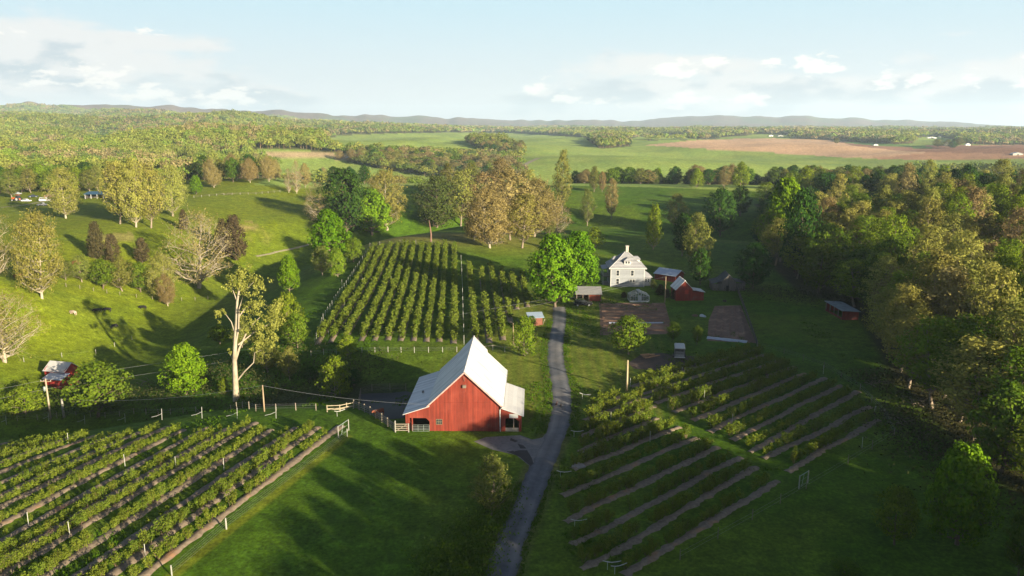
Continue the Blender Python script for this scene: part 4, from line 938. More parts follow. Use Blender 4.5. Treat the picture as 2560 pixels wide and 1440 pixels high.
WHITE = surf('white_paint', (.44, .44, .42), (.38, .38, .37), .55, 2.0)
SIDING = surf('white_clapboard', (.245, .26, .28), (.20, .215, .235), .6, 1.2, planks=(2, 5.0, .72))
SLATE = surf('grey_slate_roof', (.27, .27, .28), (.215, .215, .228), .6, 2.5, c3=(.31, .30, .30), s3=.5, planks=(2, 2.4, .78))
DARK = surf('painted_interior_shade', (.012, .011, .010), (.008, .008, .008), .9, 1)
GLASS = surf('window_glass', (.03, .035, .04), (.02, .024, .03), .12, 2, spec=.6)
WOOD = surf('weathered_wood', (.22, .18, .14), (.12, .095, .075), .9, 3, stretch=(1, 1, .3))
GREYW = surf('grey_barn_boards', (.135, .12, .105), (.075, .068, .06), .9, 2, stretch=(1, 1, .15), planks=(0, 3.0, .5))
DARKROOF = surf('dark_shingle_roof', (.085, .085, .09), (.05, .05, .055), .8, 2.5, c3=(.13, .12, .11), s3=.5)
BRICK = surf('red_brick', (.30, .085, .05), (.20, .06, .04), .9, 5)
def win(mb_parent, x0, x1, z0, z1, y, nx=2, nz=2, frame=WHITE, fw=.07, name='window', ydir=-1):
    """window in a wall facing -y"""
    f = MB(); d0, d1 = (y - .06, y + .02)
    f.box(x0 - fw, x0, d0, d1, z0 - fw, z1 + fw); f.box(x1, x1 + fw, d0, d1, z0 - fw, z1 + fw)
    f.box(x0, x1, d0, d1, z1, z1 + fw); f.box(x0, x1, d0, d1, z0 - fw, z0)
    for i in range(1, nx): xx = x0 + (x1 - x0) * i / nx; f.box(xx - .025, xx + .025, d0 + .01, d1 - .005, z0, z1)
    for i in range(1, nz): zz = z0 + (z1 - z0) * i / nz; f.box(x0, x1, d0 + .014, d1 - .008, zz - .025, zz + .025)
    o = f.build(name, frame, mb_parent); g = MB(); g.box(x0, x1, y - .025, y - .005, z0, z1); g.build('pane', GLASS, o); return o
def gable_roof(parent, x0, x1, xr, y0, y1, ze0, ze1, zr, mat, th=.12, name='roof'):
    r = MB(); r.slab((x0, y0, ze0), (xr, y0, zr), (xr, y1, zr), (x0, y1, ze0), th); r.slab((xr, y0, zr), (x1, y0, ze1), (x1, y1, ze1), (xr, y1, zr), th)
    r.box(xr - .14, xr + .14, y0 - .01, y1 + .01, zr - .06, zr + .05)
    return r.build(name, mat, parent)
def barn():
    b = thing('barn', 'large red barn with a bright metal gable roof and two lean-tos by the drive', 'barn', (-7.5, 114.3, hz(-7.5, 114)), R(-1.5))
    ZE, ZR, HW, LN = 4.55, 10.0, 5.7, 18.0
    w = MB(); g = [(-HW, -.3), (HW, -.3), (HW, ZE), (0, ZR - .12), (-HW, ZE)]
    w.prism_y(g, 0, .16); w.build('wall', RED, b); w = MB(); w.prism_y(g, LN - .16, LN); w.build('wall', RED, b)
    w = MB(); w.box(-HW, -HW + .16, .16, LN - .16, -.3, ZE); w.build('wall', REDY, b); w = MB(); w.box(HW - .16, HW, .16, LN - .16, -.3, ZE); w.build('wall', REDY, b)
    # trim line where the gable boards lap the lower boards
    t = MB(); t.box(-HW + .1, HW - .1, -.045, -.003, ZE + .22, ZE + .30)
    t.build('trim', RED, b)
    sl = (ZR - ZE) / HW; ov = .42; r = MB(); x0 = HW + ov; z0 = ZE - sl * ov + .12; y0 = -.38; y1 = LN + .3
    r.slab((-x0, y0, z0), (0, y0, ZR + .1), (0, y1, ZR + .1), (-x0, y1, z0), .13)
    r.slab((0, y0, ZR + .1), (x0, y0, z0), (x0, y1, z0), (0, y1, ZR + .1), .13)
    # hay hood carried out at the back below the ridge
    hx = 2.6; hzz = ZR + .1 - sl * hx
    r.slab((-hx, y1, hzz), (0, y1, ZR + .1), (0, y1 + 2.1, ZR + .1), (-hx * .75, y1 + 1.4, hzz + .5), .13); r.slab((0, y1, ZR + .1), (hx, y1, hzz), (hx * .95, y1 + 1.3, hzz + .1), (0, y1 + 2.1, ZR + .1), .13)
    r.tube([(0, y0 - .01, ZR + .10), (0, y1 + 2.1, ZR + .10)], .11, 6)
    r.build('roof', METAL, b)
    f = MB(); f.slab((-x0, y0 - .05, z0), (0, y0 - .05, ZR + .06), (0, y0 + .0, ZR + .06), (-x0, y0 + .0, z0), .2); f.slab((0, y0 - .05, ZR + .06), (x0, y0 - .05, z0), (x0, y0, z0), (0, y0, ZR + .06), .2); f.build('fascia', surf('faded_trim', (.45, .30, .27), (.32, .20, .18)), b)
    # left lean-to
    lx = -9.55; zt, zo = 4.15, 2.95
    l = MB(); l.slab((lx - .4, y0 + .1, zo - .12), (-HW - .0, y0 + .1, zt + .1), (-HW - .0, LN + .1, zt + .1), (lx - .4, LN + .1, zo - .12), .1); l.build('lean_to_roof', METAL, b)
    w = MB(); w.box(lx, lx + .14, .16, LN, -.6, zo - .2); w.box(lx, -HW, LN - .15, LN, -.6, zo - .25); w.build('lean_to_wall', REDY, b)
    w = MB(); w.prism_y([(lx, 2.15), (-HW - .55, 2.15), (-HW - .02, 1.6), (-HW - .02, zt - .04), (lx, zo - .17)], .0, .14); w.box(lx, lx + .5, .0, .14, -.4, 2.15); w.box(lx + .98, lx + 1.16, .02, .12, -.3, 2.15); w.build('lean_to_front', RED, b)
    d = MB(); d.box(lx + .2, -HW - .05, .5, LN - .3, -.02, .01); d.build('lean_to_floor', DARKSOIL, b)
    # right lean-to, shorter
    rx = 9.0; L2 = 12.2; zt2, zo2 = 4.0, 2.85
    l = MB(); l.slab((HW, y0 + .1, zt2 + .1), (rx + .4, y0 + .1, zo2 - .1), (rx + .4, L2 + .2, zo2 - .1), (HW, L2 + .2, zt2 + .1), .1); l.build('lean_to_roof', METALX, b)
    w = MB(); w.box(rx - .14, rx, .16, L2, -.3, zo2 - .18); w.box(HW, rx, L2 - .15, L2, -.3, zo2 - .2); w.build('lean_to_wall', REDY, b)
    w = MB(); w.prism_y([(HW + .01, 2.0), (HW + .75, 2.0), (HW + .95, 2.25), (rx - .95, 2.25), (rx - .4, 1.7), (rx - .4, -.3), (rx, -.3), (rx, zo2 - .16), (HW + .01, zt2 - .06)], 0, .14); w.box(HW + .01, HW + .75, 0, .14, -.3, 2.0); w.build('lean_to_front', RED, b)
    w = MB(); w.box(HW + .75, rx - .4, .02, .2, -.3, .62); w.build('stone_sill', surf('grey_block', (.17, .155, .14), (.11, .10, .09), .9, 3), b)
    w = MB(); w.box(HW + 2.0, HW + 2.14, .04, .16, .62, 2.25); w.build('post', WOOD, b)
    s = MB(); s.box(HW + 1.35, HW + 2.75, -.07, -.01, 2.32, 3.0); s.build('sign_board', WHITE, b, bevel=.008)
    win(b, -HW + 1.1, -HW + 2.0, 1.15, 1.95, 0, 3, 2, frame=surf('old_window_frame', (.20, .17, .10), (.14, .12, .08)), fw=.05)
    for n_, (a, c, z0_, z1_) in {'door': (-2.7, -1.6, 0, 3.5), 'loft_door': (.2, 1.5, 3.7, 6.6), 'small_door': (3.6, 5.1, 0, 2.4)}.items():
        q = MB(); q.box(a, c, -.035, -.004, z0_, z1_); q.box(a, a + .06, -.055, -.03, z0_, z1_); 
        if n_ == 'door': q.box(a, c, -.055, -.03, z1_ - .06, z1_ + .01)
        q.build(n_, DRED if n_ == 'small_door' else RED, b)
    q = MB(); q.box(-.3, .25, -.32, -.003, 7.35, 7.8); q.build('owl_box', WOOD, b, bevel=.01)
    q = MB(); q.tube([(-.05, -.35, 9.3), (-.05, -.3, 8.9), (-.05, -.06, 8.4)], .035, 5); q.build('hay_hook', WOOD, b)
    q = MB(); q.tube([(HW + .40, -.48, ZE - .12), (HW + .25, -.45, ZE - .3), (HW - .05, -.16, ZE - .62), (HW - .10, -.12, ZE - .85), (HW - .10, -.12, 1.2), (HW - .05, -.12, -.25)], .085, 8); q.build('downspout', WHITE, b, smooth=True)
    q = MB(); q.box(HW + ov - .02, HW + ov + .13, y0, y1, z0 - .12, z0 + .0); q.build('gutter', WHITE, b)
    q = MB(); q.box(lx + 1.6, lx + 1.85, 7.6, 8.2, 3.64, 3.85); q.build('roof_vent', DARKROOF, b)
barn()
def house():
    p = at(1568, 717); b = thing('farmhouse', 'two storey white foursquare house with a hipped grey roof and chimney', 'house', (p.x, p.y + 0, p.z), R(-1))
    HW, D, ZE = 5.1, 9.6, 5.7
    w = MB(); w.box(-HW, HW, 0, D, -.4, ZE); w.build('wall', SIDING, b)
    w = MB()
    for x in (-HW, HW - .16): w.box(x - .02, x + .18, -.03, .14, -.3, ZE)
    w.box(-HW + .18, HW - .18, -.03, .0, ZE - .32, ZE - .02); w.box(-HW + .18, HW - .18, -.03, 0, -.3, -.05); w.build('corner_trim', WHITE, b)
    o = .55; zr = 10.0; r = MB(); e = [(-HW - o, -o, ZE), (HW + o, -o, ZE), (HW + o, D + o, ZE), (-HW - o, D + o, ZE)]; c = .55; m = [(-HW * c, D / 2 - HW * c, ZE + 2.15), (HW * c, D / 2 - HW * c, ZE + 2.15), (HW * c, D / 2 + HW * c, ZE + 2.15), (-HW * c, D / 2 + HW * c, ZE + 2.15)]
    t = [(-.35, D / 2 - .35, zr), (.35, D / 2 - .35, zr), (.35, D / 2 + .35, zr), (-.35, D / 2 + .35, zr)]
    for i in range(4):
        j = (i + 1) % 4; r.poly([e[i], e[j], m[j], m[i]]); r.poly([m[i], m[j], t[j], t[i]])
    r.poly(t); r.box(-HW - o + .01, HW + o - .01, -o + .01, D + o - .01, ZE - .2, ZE - .003); rf = r.build('roof', SLATE, b)
    g = MB(); g.box(-HW - o - .02, HW + o + .02, -o - .03, -o + .0, ZE - .16, ZE + .05); g.box(-HW - o - .04, -HW - o + 0, -o, D + o, ZE - .16, ZE + .05); g.box(HW + o, HW + o + .04, -o, D + o, ZE - .16, ZE + .05)
    for i in range(4): g.tube([tuple(Vector(e[i]) + Vector((0, 0, .04))), tuple(Vector(m[i]) + Vector((0, 0, .05))), tuple(Vector(t[i]) + Vector((0, 0, .05)))], .07, 4)
    g.build('gutter', WHITE, rf)
    ch = MB(); ch.box(-.15, .65, D / 2 - .4, D / 2 + .4, 9.0, 11.6); ch.box(-.25, .75, D / 2 - .5, D / 2 + .5, 11.6, 11.85); ch.build('chimney', surf('pale_chimney', (.45, .40, .34), (.34, .29, .25), .9, 4), rf, bevel=.02)
    def dormer(rz, dy, w_):
        dd = bpy.data.objects.new('dormer', None); COL.objects.link(dd); dd.parent = b; dd.location = (0, D / 2, 0); dd.rotation_euler = (0, 0, rz)
        y = -dy; q = MB(); q.box(-w_, w_, y, y + 2.1, ZE + .9, ZE + 2.15); q.build('dormer_wall', WHITE, dd)
        q = MB(); a = w_ + .3
        q.slab((-a, y - .3, ZE + 2.1), (0, y + .5, ZE + 2.95), (0, y + 3.3, ZE + 2.95), (-a, y + 2.8, ZE + 2.1), .06); q.slab((0, y + .5, ZE + 2.95), (a, y - .3, ZE + 2.1), (a, y + 2.8, ZE + 2.1), (0, y + 3.3, ZE + 2.95), .06)
        q.poly([(-a, y - .3, ZE + 2.1), (a, y - .3, ZE + 2.1), (0, y + .5, ZE + 2.95)]); q.build('dormer_roof', SLATE, dd)
        for k in (-.38, .38): win(dd, k - .22, k + .22, ZE + 1.3, ZE + 1.95, y, 1, 1, fw=.04)
    dormer(0, 4.1, 1.0); dormer(R(90), 4.1, 1.0); dormer(R(-90), 4.1, 1.0)
    for (x0, x1, z0, z1, nx) in ((-3.35, -2.55, 3.45, 5.0, 1), (1.0, 1.8, 3.45, 5.0, 1), (-3.35, -2.55, .85, 2.45, 1), (.75, 1.35, 1.45, 2.25, 1), (1.6, 2.2, 1.45, 2.25, 1)): win(b, x0, x1, z0, z1, 0, nx, 2, fw=.13)
    # two storey porch on the left
    q = MB(); q.slab((-HW - 2.3, 2.2, 5.0), (-HW + .0, 2.2, 5.55), (-HW + .0, 8.6, 5.55), (-HW - 2.3, 8.6, 5.0), .12); q.build('porch_roof', SLATE, b)
    q = MB(); q.box(-HW - 2.1, -HW, 2.4, 8.4, 2.5, 2.68); q.box(-HW - 2.1, -HW, 2.4, 8.4, -.2, .12); q.build('porch_deck', WOOD, b)
    for y in (2.5, 5.3, 8.2):
        q = MB(); q.box(-HW - 2.05, -HW - 1.9, y, y + .15, .12, 5.02); q.build('porch_post', WHITE, b)
    q = MB()
    for z in (2.95, 3.4): q.box(-HW - 2.04, -HW - 1.96, 2.6, 8.3, z, z + .07); q.box(-HW - 2.0, -HW, 2.42, 2.48, z, z + .07)
    q.build('railing', WHITE, b)
    # one storey wing on the right
    q = MB(); q.box(HW + .0, HW + 2.3, 1.6, 7.2, -.3, 2.6); q.build('wing_wall', SIDING, b)
    q = MB(); a = [(HW + .0, 1.2, 2.6), (HW + 2.75, 1.2, 2.6), (HW + 2.75, 7.6, 2.6), (HW + .0, 7.6, 2.6)]; u = [(HW + .0, 3.4, 4.3), (HW + .5, 3.4, 4.3), (HW + .5, 5.4, 4.3), (HW + .0, 5.4, 4.3)]
    for i in range(3): q.poly([a[i], a[i + 1], u[i + 1], u[i]])
    q.poly(u); q.build('wing_roof', SLATE, b); win(b, HW + .5, HW + 1.0, 1.2, 2.1, 1.6, 1, 2, fw=.1); win(b, HW + 1.25, HW + 1.75, 1.2, 2.1, 1.6, 1, 2, fw=.1)
house()
def simple_gable(name, label, loc, rz, x0, x1, D, ze, zr, wall, roof, cat='shed', ov=.3, base=-.6, xr=None):
    b = thing(name, label, cat, loc, rz); xr = (x0 + x1) / 2 if xr is None else xr
    w = MB(); g = [(x0, base), (x1, base), (x1, ze), (xr, zr), (x0, ze)]; w.prism_y(g, 0, .12); w.prism_y(g, D - .12, D); w.box(x0, x0 + .12, .12, D - .12, base, ze); w.box(x1 - .12, x1, .12, D - .12, base, ze); w.build('wall', wall, b)
    s = (zr - ze) / (xr - x0); s2 = (zr - ze) / (x1 - xr); gable_roof(b, x0 - ov, x1 + ov, xr, -ov, D + ov, ze - s * ov + .1, ze - s2 * ov + .1, zr + .1, roof, .08); return b
def sheds():
    # open fronted garage by the big maple
    p = at(1478, 753); b = thing('open_garage', 'low red garage with a flat grey roof beside the big bright maple', 'garage', p, R(-2))
    r = MB(); r.slab((-4.4, -.3, 2.05), (3.0, -.3, 2.05), (3.0, 4.2, 3.35), (-4.4, 4.2, 3.35), .12); r.slab((-4.4, 4.2, 3.35), (3.0, 4.2, 3.35), (3.0, 6.6, 2.4), (-4.4, 6.6, 2.4), .12); r.build('roof', surf('grey_shed_roof', (.24, .235, .23), (.19, .185, .18), .6, 1.5), b)
    w = MB(); w.box(-.6, 2.5, 0, .12, -.2, 1.75); w.box(-4.1, 2.7, 5.8, 5.92, -.2, 2.6); w.box(2.58, 2.7, 0, 5.8, -.2, 2.1); w.box(-4.1, -3.98, 0, 5.8, -.2, 2.1); w.build('wall', surf('orange_red_boards', (.22, .050, .026), (.17, .036, .018), .8, 2), b)
    w = MB()
    for x in (-4.1, -2.4, -.75, 2.62): w.box(x, x + .16, -.12, .0, -.2, 2.02)
    w.build('posts', WOOD, b)
    # greenhouse
    p = at(1599, 755.5); b = thing('greenhouse', 'small gabled glass greenhouse with white frame in front of the house', 'greenhouse', p, R(1)); HWD, ZE, ZR, D = 2.65, 1.75, 2.75, 4.2
    f = MB()
    def bar(a, c, r=.05): f.tube([a, c], r, 4)
    for y in (0, D):
        for x in (-HWD, HWD, -.45, .45): bar((x, y, 0), (x, y, ZE if abs(x) > 1 else ZE + .8))
        bar((-HWD, y, ZE), (0, y, ZR)); bar((HWD, y, ZE), (0, y, ZR)); bar((-HWD, y, ZE), (HWD, y, ZE), .03)
        for x in (-1.8, -1.1, 1.1, 1.8): bar((x, y, .4), (x, y, ZE + (1 - abs(x) / HWD) * (ZR - ZE)), .025)
    for i in range(6):
        y = D * i / 5; bar((-HWD, y, ZE), (0, y, ZR), .03); bar((HWD, y, ZE), (0, y, ZR), .03); bar((-HWD, y, 0), (-HWD, y, ZE), .03); bar((HWD, y, 0), (HWD, y, ZE), .03)
    for x, z in ((-HWD, ZE), (HWD, ZE), (0, ZR)): bar((x, 0, z), (x, D, z), .06)
    f.build('frame', WHITE, b)
    w = MB(); w.box(-HWD, -.5, -.04, .04, 0, .42); w.box(.5, HWD, -.04, .04, 0, .42); w.box(-HWD - .04, -HWD + .04, .05, D, 0, .42); w.box(HWD - .04, HWD + .04, .05, D, 0, .42); w.build('base_wall', WHITE, b)
    gm, N, L = newmat('greenhouse_glazing'); out = N('ShaderNodeOutputMaterial'); tr = N('ShaderNodeBsdfTransparent'); gl = N('ShaderNodeBsdfPrincipled'); gl.inputs['Roughness'].default_value = .25; setc(gl.inputs['Base Color'], (.20, .24, .23)); ms = N('ShaderNodeMixShader'); ms.inputs[0].default_value = .30
    L(tr.outputs[0], ms.inputs[1]); L(gl.outputs[0], ms.inputs[2]); L(ms.outputs[0], out.inputs['Surface'])
    g = MB(); g.poly([(-HWD, 0, ZE + .03), (0, 0, ZR + .03), (0, D, ZR + .03), (-HWD, D, ZE + .03)]); g.poly([(HWD, 0, ZE + .03), (0, 0, ZR + .03), (0, D, ZR + .03), (HWD, D, ZE + .03)]); g.poly([(-HWD, 0, .42), (HWD, 0, .42), (HWD, 0, ZE), (0, 0, ZR), (-HWD, 0, ZE)]); g.poly([(-HWD, D, .0), (HWD, D, .0), (HWD, D, ZE), (0, D, ZR), (-HWD, D, ZE)]); g.poly([(-HWD, 0, .42), (-HWD, D, .42), (-HWD, D, ZE), (-HWD, 0, ZE)]); g.poly([(HWD, 0, .42), (HWD, D, .42), (HWD, D, ZE), (HWD, 0, ZE)]); g.build('glazing', gm, b)
    d = MB(); d.box(-.42, .42, -.07, -.01, .02, 1.95); d.build('door', surf('pale_door', (.34, .36, .36)), b); c = MB(); c.box(-.45, .45, .6, D - .6, ZR - .02, ZR + .22); c.build('ridge_vent', surf('pale_vent', (.38, .39, .38)), b)
    st = MB()
    for s in (-1, 1):
        st.box(min(s * .7, s * 2.4), max(s * .7, s * 2.4), .3, D - .3, .78, .84)
        for k in range(9): st.ball((s * random.uniform(.8, 2.3), random.uniform(.3, 1.6), .98), (.16, .16, .2), 1)
    st.build('plant_bench', [WOOD, LEAF['green']], b)
    # long red shed behind
    a = at(1636, 698); c = at(1688, 706.5); rz = math.atan2(c.y - a.y, c.x - a.x); ln = math.hypot(c.x - a.x, c.y - a.y)
    b = thing('long_red_shed', 'long red shed with a pale blue metal roof right of the house', 'shed', (a.x, a.y, a.z), rz)
    w = MB(); D = 5.0; g = [(0, -.4), (D, -.4), (D, 2.2), (D * .62, 3.3), (0, 2.0)]; w.prism_x(g, 0, .12); w.prism_x(g, ln - .12, ln); w.box(.12, ln - .12, 0, .12, -.4, 2.0); w.box(.12, ln - .12, D - .12, D, -.4, 2.2); w.build('wall', DRED, b)
    r = MB(); r.slab((-.3, -.35, 1.95), (ln + .3, -.35, 1.95), (ln + .3, D * .62, 3.45), (-.3, D * .62, 3.45), .08); r.slab((-.3, D * .62, 3.45), (ln + .3, D * .62, 3.45), (ln + .3, D + .3, 2.25), (-.3, D + .3, 2.25), .08); r.build('roof', surf('blue_grey_metal', (.40, .45, .52), (.34, .39, .46), .4, 1, metal=.2), b)
    # gabled red shed with side lean-to
    p = at(1710, 752); b = simple_gable('gabled_red_shed', 'red gabled shed with a small lean-to beside the second garden plot', p, R(3), -2.3, 2.3, 5.5, 3.3, 5.7, DRED, METAL)
    w = MB(); w.box(2.3, 5.6, .2, .32, -.4, 2.3); w.box(5.48, 5.6, .32, 4.2, -.4, 2.2); w.box(2.42, 5.48, 4.1, 4.2, -.4, 2.2); w.build('lean_to_wall', DRED, b)
    r = MB(); r.slab((2.32, -.2, 3.1), (5.9, -.2, 2.45), (5.9, 4.5, 2.45), (2.32, 4.5, 3.1), .08); r.build('lean_to_roof', METALX, b)
    d = MB(); d.box(3.2, 4.6, .13, .19, 0, 1.95); d.build('door', DRED, b); d = MB(); d.box(.1, 1.1, -.07, -.004, 1.9, 3.1); d.build('hatch', surf('bright_red_paint', (.28, .035, .02)), b)
    # old grey barn
    p = at(1807, 727); b = simple_gable('old_grey_barn', 'weathered dark grey barn with a sagging roof below the round dark tree', p, R(-6), -.5, 3.6, 7.0, 2.9, 4.7, GREYW, DARKROOF, 'barn')
    w = MB(); w.box(-3.1, -.5, .2, .3, -.4, 2.0); w.box(-3.1, -3.0, .3, 6, -.4, 1.8); w.box(3.6, 6.6, 1.2, 1.32, -.4, 2.1); w.box(6.5, 6.6, 1.3, 6, -.4, 2.0); w.build('lean_to_wall', GREYW, b)
    r = MB(); r.slab((-3.4, -.1, 2.1), (-.52, -.1, 2.95), (-.52, 6.6, 2.95), (-3.4, 6.6, 2.1), .08); r.build('lean_to_roof', DARKROOF, b); r = MB(); r.slab((3.62, .9, 2.75), (6.9, .9, 2.2), (6.9, 6.6, 2.2), (3.62, 6.6, 2.75), .08); r.build('lean_to_roof', DARKROOF, b)
    d = MB(); d.box(.9, 1.7, -.03, -.003, 0, 1.6); d.build('door', DARK, b)  # flat panel on the wall, the doorway's inner shade put into its colour
    # run-in shed at the wood edge
    p = at(2105, 800); b = thing('run_in_shed', 'narrow red run-in shed with an open dark side at the wood edge', 'shed', p, R(1)); Wd, D = 4.1, 10.0
    w = MB(); w.box(0, Wd, 0, .12, -.5, 2.1); w.box(0, Wd, D - .12, D, -.5, 2.3); w.box(Wd - .12, Wd, .12, D - .12, -.5, 2.0); w.box(0, .1, .12, D, -.5, .5); w.build('wall', DRED, b)
    w = MB(); 
    for k in range(5): w.box(0, .16, k * 2.4 + .15, k * 2.4 + .3, -.4, 2.3)
    w.build('posts', WOOD, b); r = MB(); r.slab((-.4, -.35, 2.5), (Wd + .4, -.35, 2.2), (Wd + .4, D + .4, 2.3), (-.4, D + .4, 2.6), .1); r.build('roof', surf('patched_metal', (.27, .30, .30), (.18, .20, .21), .5, .5, c3=(.12, .11, .10), s3=.7), b)
    # little roadside shed
    p = at(1340, 814); b = thing('roadside_shed', 'little brown stand with a pale blue lean roof beside the drive', 'shed', p, R(9))
    w = MB(); w.box(-1.6, 1.6, 0, .1, -.2, 1.9); w.box(-1.6, -1.5, .1, 2.4, -.2, 2.1); w.box(1.5, 1.6, .1, 2.4, -.2, 2.1); w.box(-1.5, 1.5, 2.3, 2.4, -.2, 2.3); w.build('wall', surf('brown_boards', (.20, .075, .05), (.12, .05, .035), .9, 2), b)
    r = MB(); r.slab((-2.0, -.4, 2.05), (2.0, -.4, 2.05), (2.0, 2.8, 2.75), (-2.0, 2.8, 2.75), .08); r.build('roof', surf('blue_metal', (.33, .40, .48), (.28, .35, .43), .4, 1, metal=.2), b)
    q = MB()
    for k in range(3): q.tube([(1.7, .2 + k * .3, -.1), (2.1 + k * .15, .1 + k * .2, 1.5)], .07, 5)
    q.build('leaning_boards', WOOD, b)
    # red barn down in the hollow on the left
    p = at(128, 966); b = thing('hollow_barn', 'red barn with a bright metal roof and lean-to down in the left hollow', 'barn', p, R(-14)); 
    w = MB(); g = [(0, -1.2), (3.9, -1.2), (3.9, 2.6), (2.1, 3.9), (0, 2.5)]
    w.prism_x([(2.4, -1.2), (6.4, -1.2), (6.4, 3.2), (4.7, 4.7), (2.4, 3.3)], -4.0, -3.88); w.prism_x([(2.4, -1.2), (6.4, -1.2), (6.4, 3.2), (4.7, 4.7), (2.4, 3.3)], 1.9, 2.02); w.box(-3.88, 1.9, 2.4, 2.52, -1.2, 3.2); w.box(-3.88, 1.9, 6.28, 6.4, -1.2, 3.1); w.box(-1.9, 3.0, 0, .12, -1.2, 1.9); w.box(-1.9, -1.78, .12, 2.4, -1.2, 2.1); w.box(2.9, 3.0, .12, 2.4, -1.2, 2.1); w.build('wall', surf('bright_red_boards', (.26, .022, .014), (.2, .018, .012), .8, 1.5), b)
    RB_ = surf('bright_metal_roof', (.50, .49, .47), (.43, .42, .41), .5, .8, metal=.15)
    r = MB(); r.slab((-4.3, 2.1, 2.95), (2.2, 2.1, 2.95), (2.2, 4.7, 4.85), (-4.3, 4.7, 4.85), .1); r.slab((-4.3, 4.7, 4.85), (2.2, 4.7, 4.85), (2.2, 6.8, 3.1), (-4.3, 6.8, 3.1), .1); r.build('roof', RB_, b)
    r = MB(); r.slab((-2.2, -.3, 1.9), (3.3, -.3, 1.9), (3.3, 2.7, 2.75), (-2.2, 2.7, 2.75), .1); r.build('lean_to_roof', surf('blue_white_metal', (.48, .50, .54), (.42, .45, .5), .4, 1, metal=.2), b)
sheds()
def far_buildings():
    W2 = surf('far_white_wall', (.60, .60, .57)); R2 = surf('far_pale_roof', (.50, .51, .52)); G2 = surf('far_grey_wall', (.30, .30, .28))
    def fb(px, py, wpx, hpx, label, wall, roof, rz=0, name='farm_building', lean=1.0):
        p = at(px, py); _, _, d = project(p.x, p.y, p.z); s = float(d) / FPX; w = wpx * s; h = hpx * s
        b = simple_gable(name, label, (p.x, p.y, p.z), rz, -w / 2, w / 2, w * .5 * lean, h * .55, h, wall, roof, 'building', ov=w * .03, base=-2)
        f = MB(); f.box(-w * .06, w * .06, -.12, -.01, 0, h * .38); f.build('door', GLASS, b); return b
    p = at(236, 497); b = thing('blue_roofed_shed', 'open shed with a dark blue roof between the pale trees of the far farm', 'shed', p, R(3))
    w = MB(); w.box(-5.5, 5.5, 6, 6.2, -.3, 3); w.box(-5.5, -5.3, 0, 6, -.3, 2.8); w.box(5.3, 5.5, 0, 6, -.3, 2.8); w.build('wall', GREYW, b); r = MB(); r.slab((-6, -.5, 2.8), (6, -.5, 2.8), (6, 6.6, 3.9), (-6, 6.6, 3.9), .15); r.build('roof', surf('dark_blue_roof', (.035, .09, .14), (.03, .07, .11), .4, 1), b); q = MB()
    for x in (-5.4, -2, 1.5, 5.2): q.box(x, x + .25, 0, .25, -.3, 2.8)
    q.build('posts', WHITE, b)
    fb(122, 493, 22, 8, 'brown weathered shed behind the white van at the far farm', surf('brown_far_wall', (.20, .12, .09)), surf('tan_far_roof', (.35, .28, .22)), R(5))
    fb(1775, 326, 10, 6, 'tiny white house far off left of the round wood', W2, R2); fb(1745, 328, 9, 5, 'tiny white barn on the far left edge of the round wood', W2, R2)
    fb(1352, 325, 14, 4, 'low white farm shed row in the far woods above the green hills', W2, R2); fb(1375, 324, 16, 3.5, 'second low white farm shed in the far woods', W2, R2)
    fb(1928, 341, 10, 4, 'tiny white barn just right of the round wood', W2, R2); fb(1952, 341, 14, 3.4, 'long grey white shed beside the tiny barn', G2, R2)
    fb(2190, 364, 11, 4, 'white trailer home on the green strip between the brown fields', W2, R2); fb(2330, 346, 26, 4, 'long white poultry house on the far right', W2, R2, R(12), lean=.3); fb(2355, 343, 18, 3.6, 'second long white poultry house on the far right', W2, R2, R(12), lean=.3)
    fb(2368, 365, 12, 9, 'white farmhouse in the tree clump on the far right', W2, G2); fb(2420, 364, 12, 6, 'white barn right of the far tree clump', W2, R2); fb(2545, 388, 26, 7, 'grey shed at the far right frame edge', G2, R2)
    fb(868, 395, 10, 4, 'small white trailer at the edge of the tan field', W2, R2)
far_buildings()
# ------------------------------------------------------------------ poles, wires, fences
POLE = surf('pole_wood', (.33, .24, .15), (.20, .15, .10), .9, 3, stretch=(1, 1, .2)); WPOST = surf('white_post', (.30, .29, .25), (.22, .21, .18), .7, 4); WIREM = surf('wire_metal', (.34, .34, .33), (.28, .28, .27), .5, 3, metal=.3)
GALV = surf('galvanised_tube', (.26, .30, .28), (.2, .24, .22), .5, 3, metal=.3); PIPE = surf('white_pipe', (.42, .42, .38), (.36, .36, .32), .4, 3); FWOOD = surf('fence_wood', (.25, .215, .16), (.16, .14, .11), .9, 3); BWOOD = surf('black_board', (.05, .045, .04), (.03, .028, .025), .9, 3)
def v3(p, z=0): return Vector((p[0], p[1], p[2] + z))
def pole(name, label, base, h, r=.14, mat=POLE, lean=(0, 0), cat='utility pole'):
    b = thing(name, label, cat, base); m = MB(); m.tube([(0, 0, -.5), (lean[0] * .5, lean[1] * .5, h * .5), (lean[0], lean[1], h)], [r * 1.15, r, r * .75], 8); m.build('post', mat, b, smooth=True); return b
P1 = at(127, 1047); b = pole('utility_pole', 'tall pale utility pole with a grey transformer at the left', P1, 9.6, .19, surf('bleached_pole', (.34, .29, .21), (.26, .21, .15), .9, 3))
m = MB(); m.box(-1.2, 1.2, -.07, .07, 8.9, 9.05); m.build('crossarm', POLE, b); m = MB(); m.tube([(-.42, -.1, 6.7), (-.42, -.1, 7.75)], .30, 10); m.build('transformer', GALV, b, smooth=True)
m = MB(); [m.tube([(x, 0, 9.05), (x, 0, 9.3)], .05, 6) for x in (-1.1, -.4, 1.1)]; m.build('insulator', WHITE, b)
P2 = at(160, 1043); pole('stout_post', 'stout white post standing beside the spreading olive tree', P2, 4.5, .26, WPOST, cat='post')
P3 = at(661, 1029); pole('utility_pole', 'short brown pole on the fence line above the left berry field', P3, 4.9, .13)
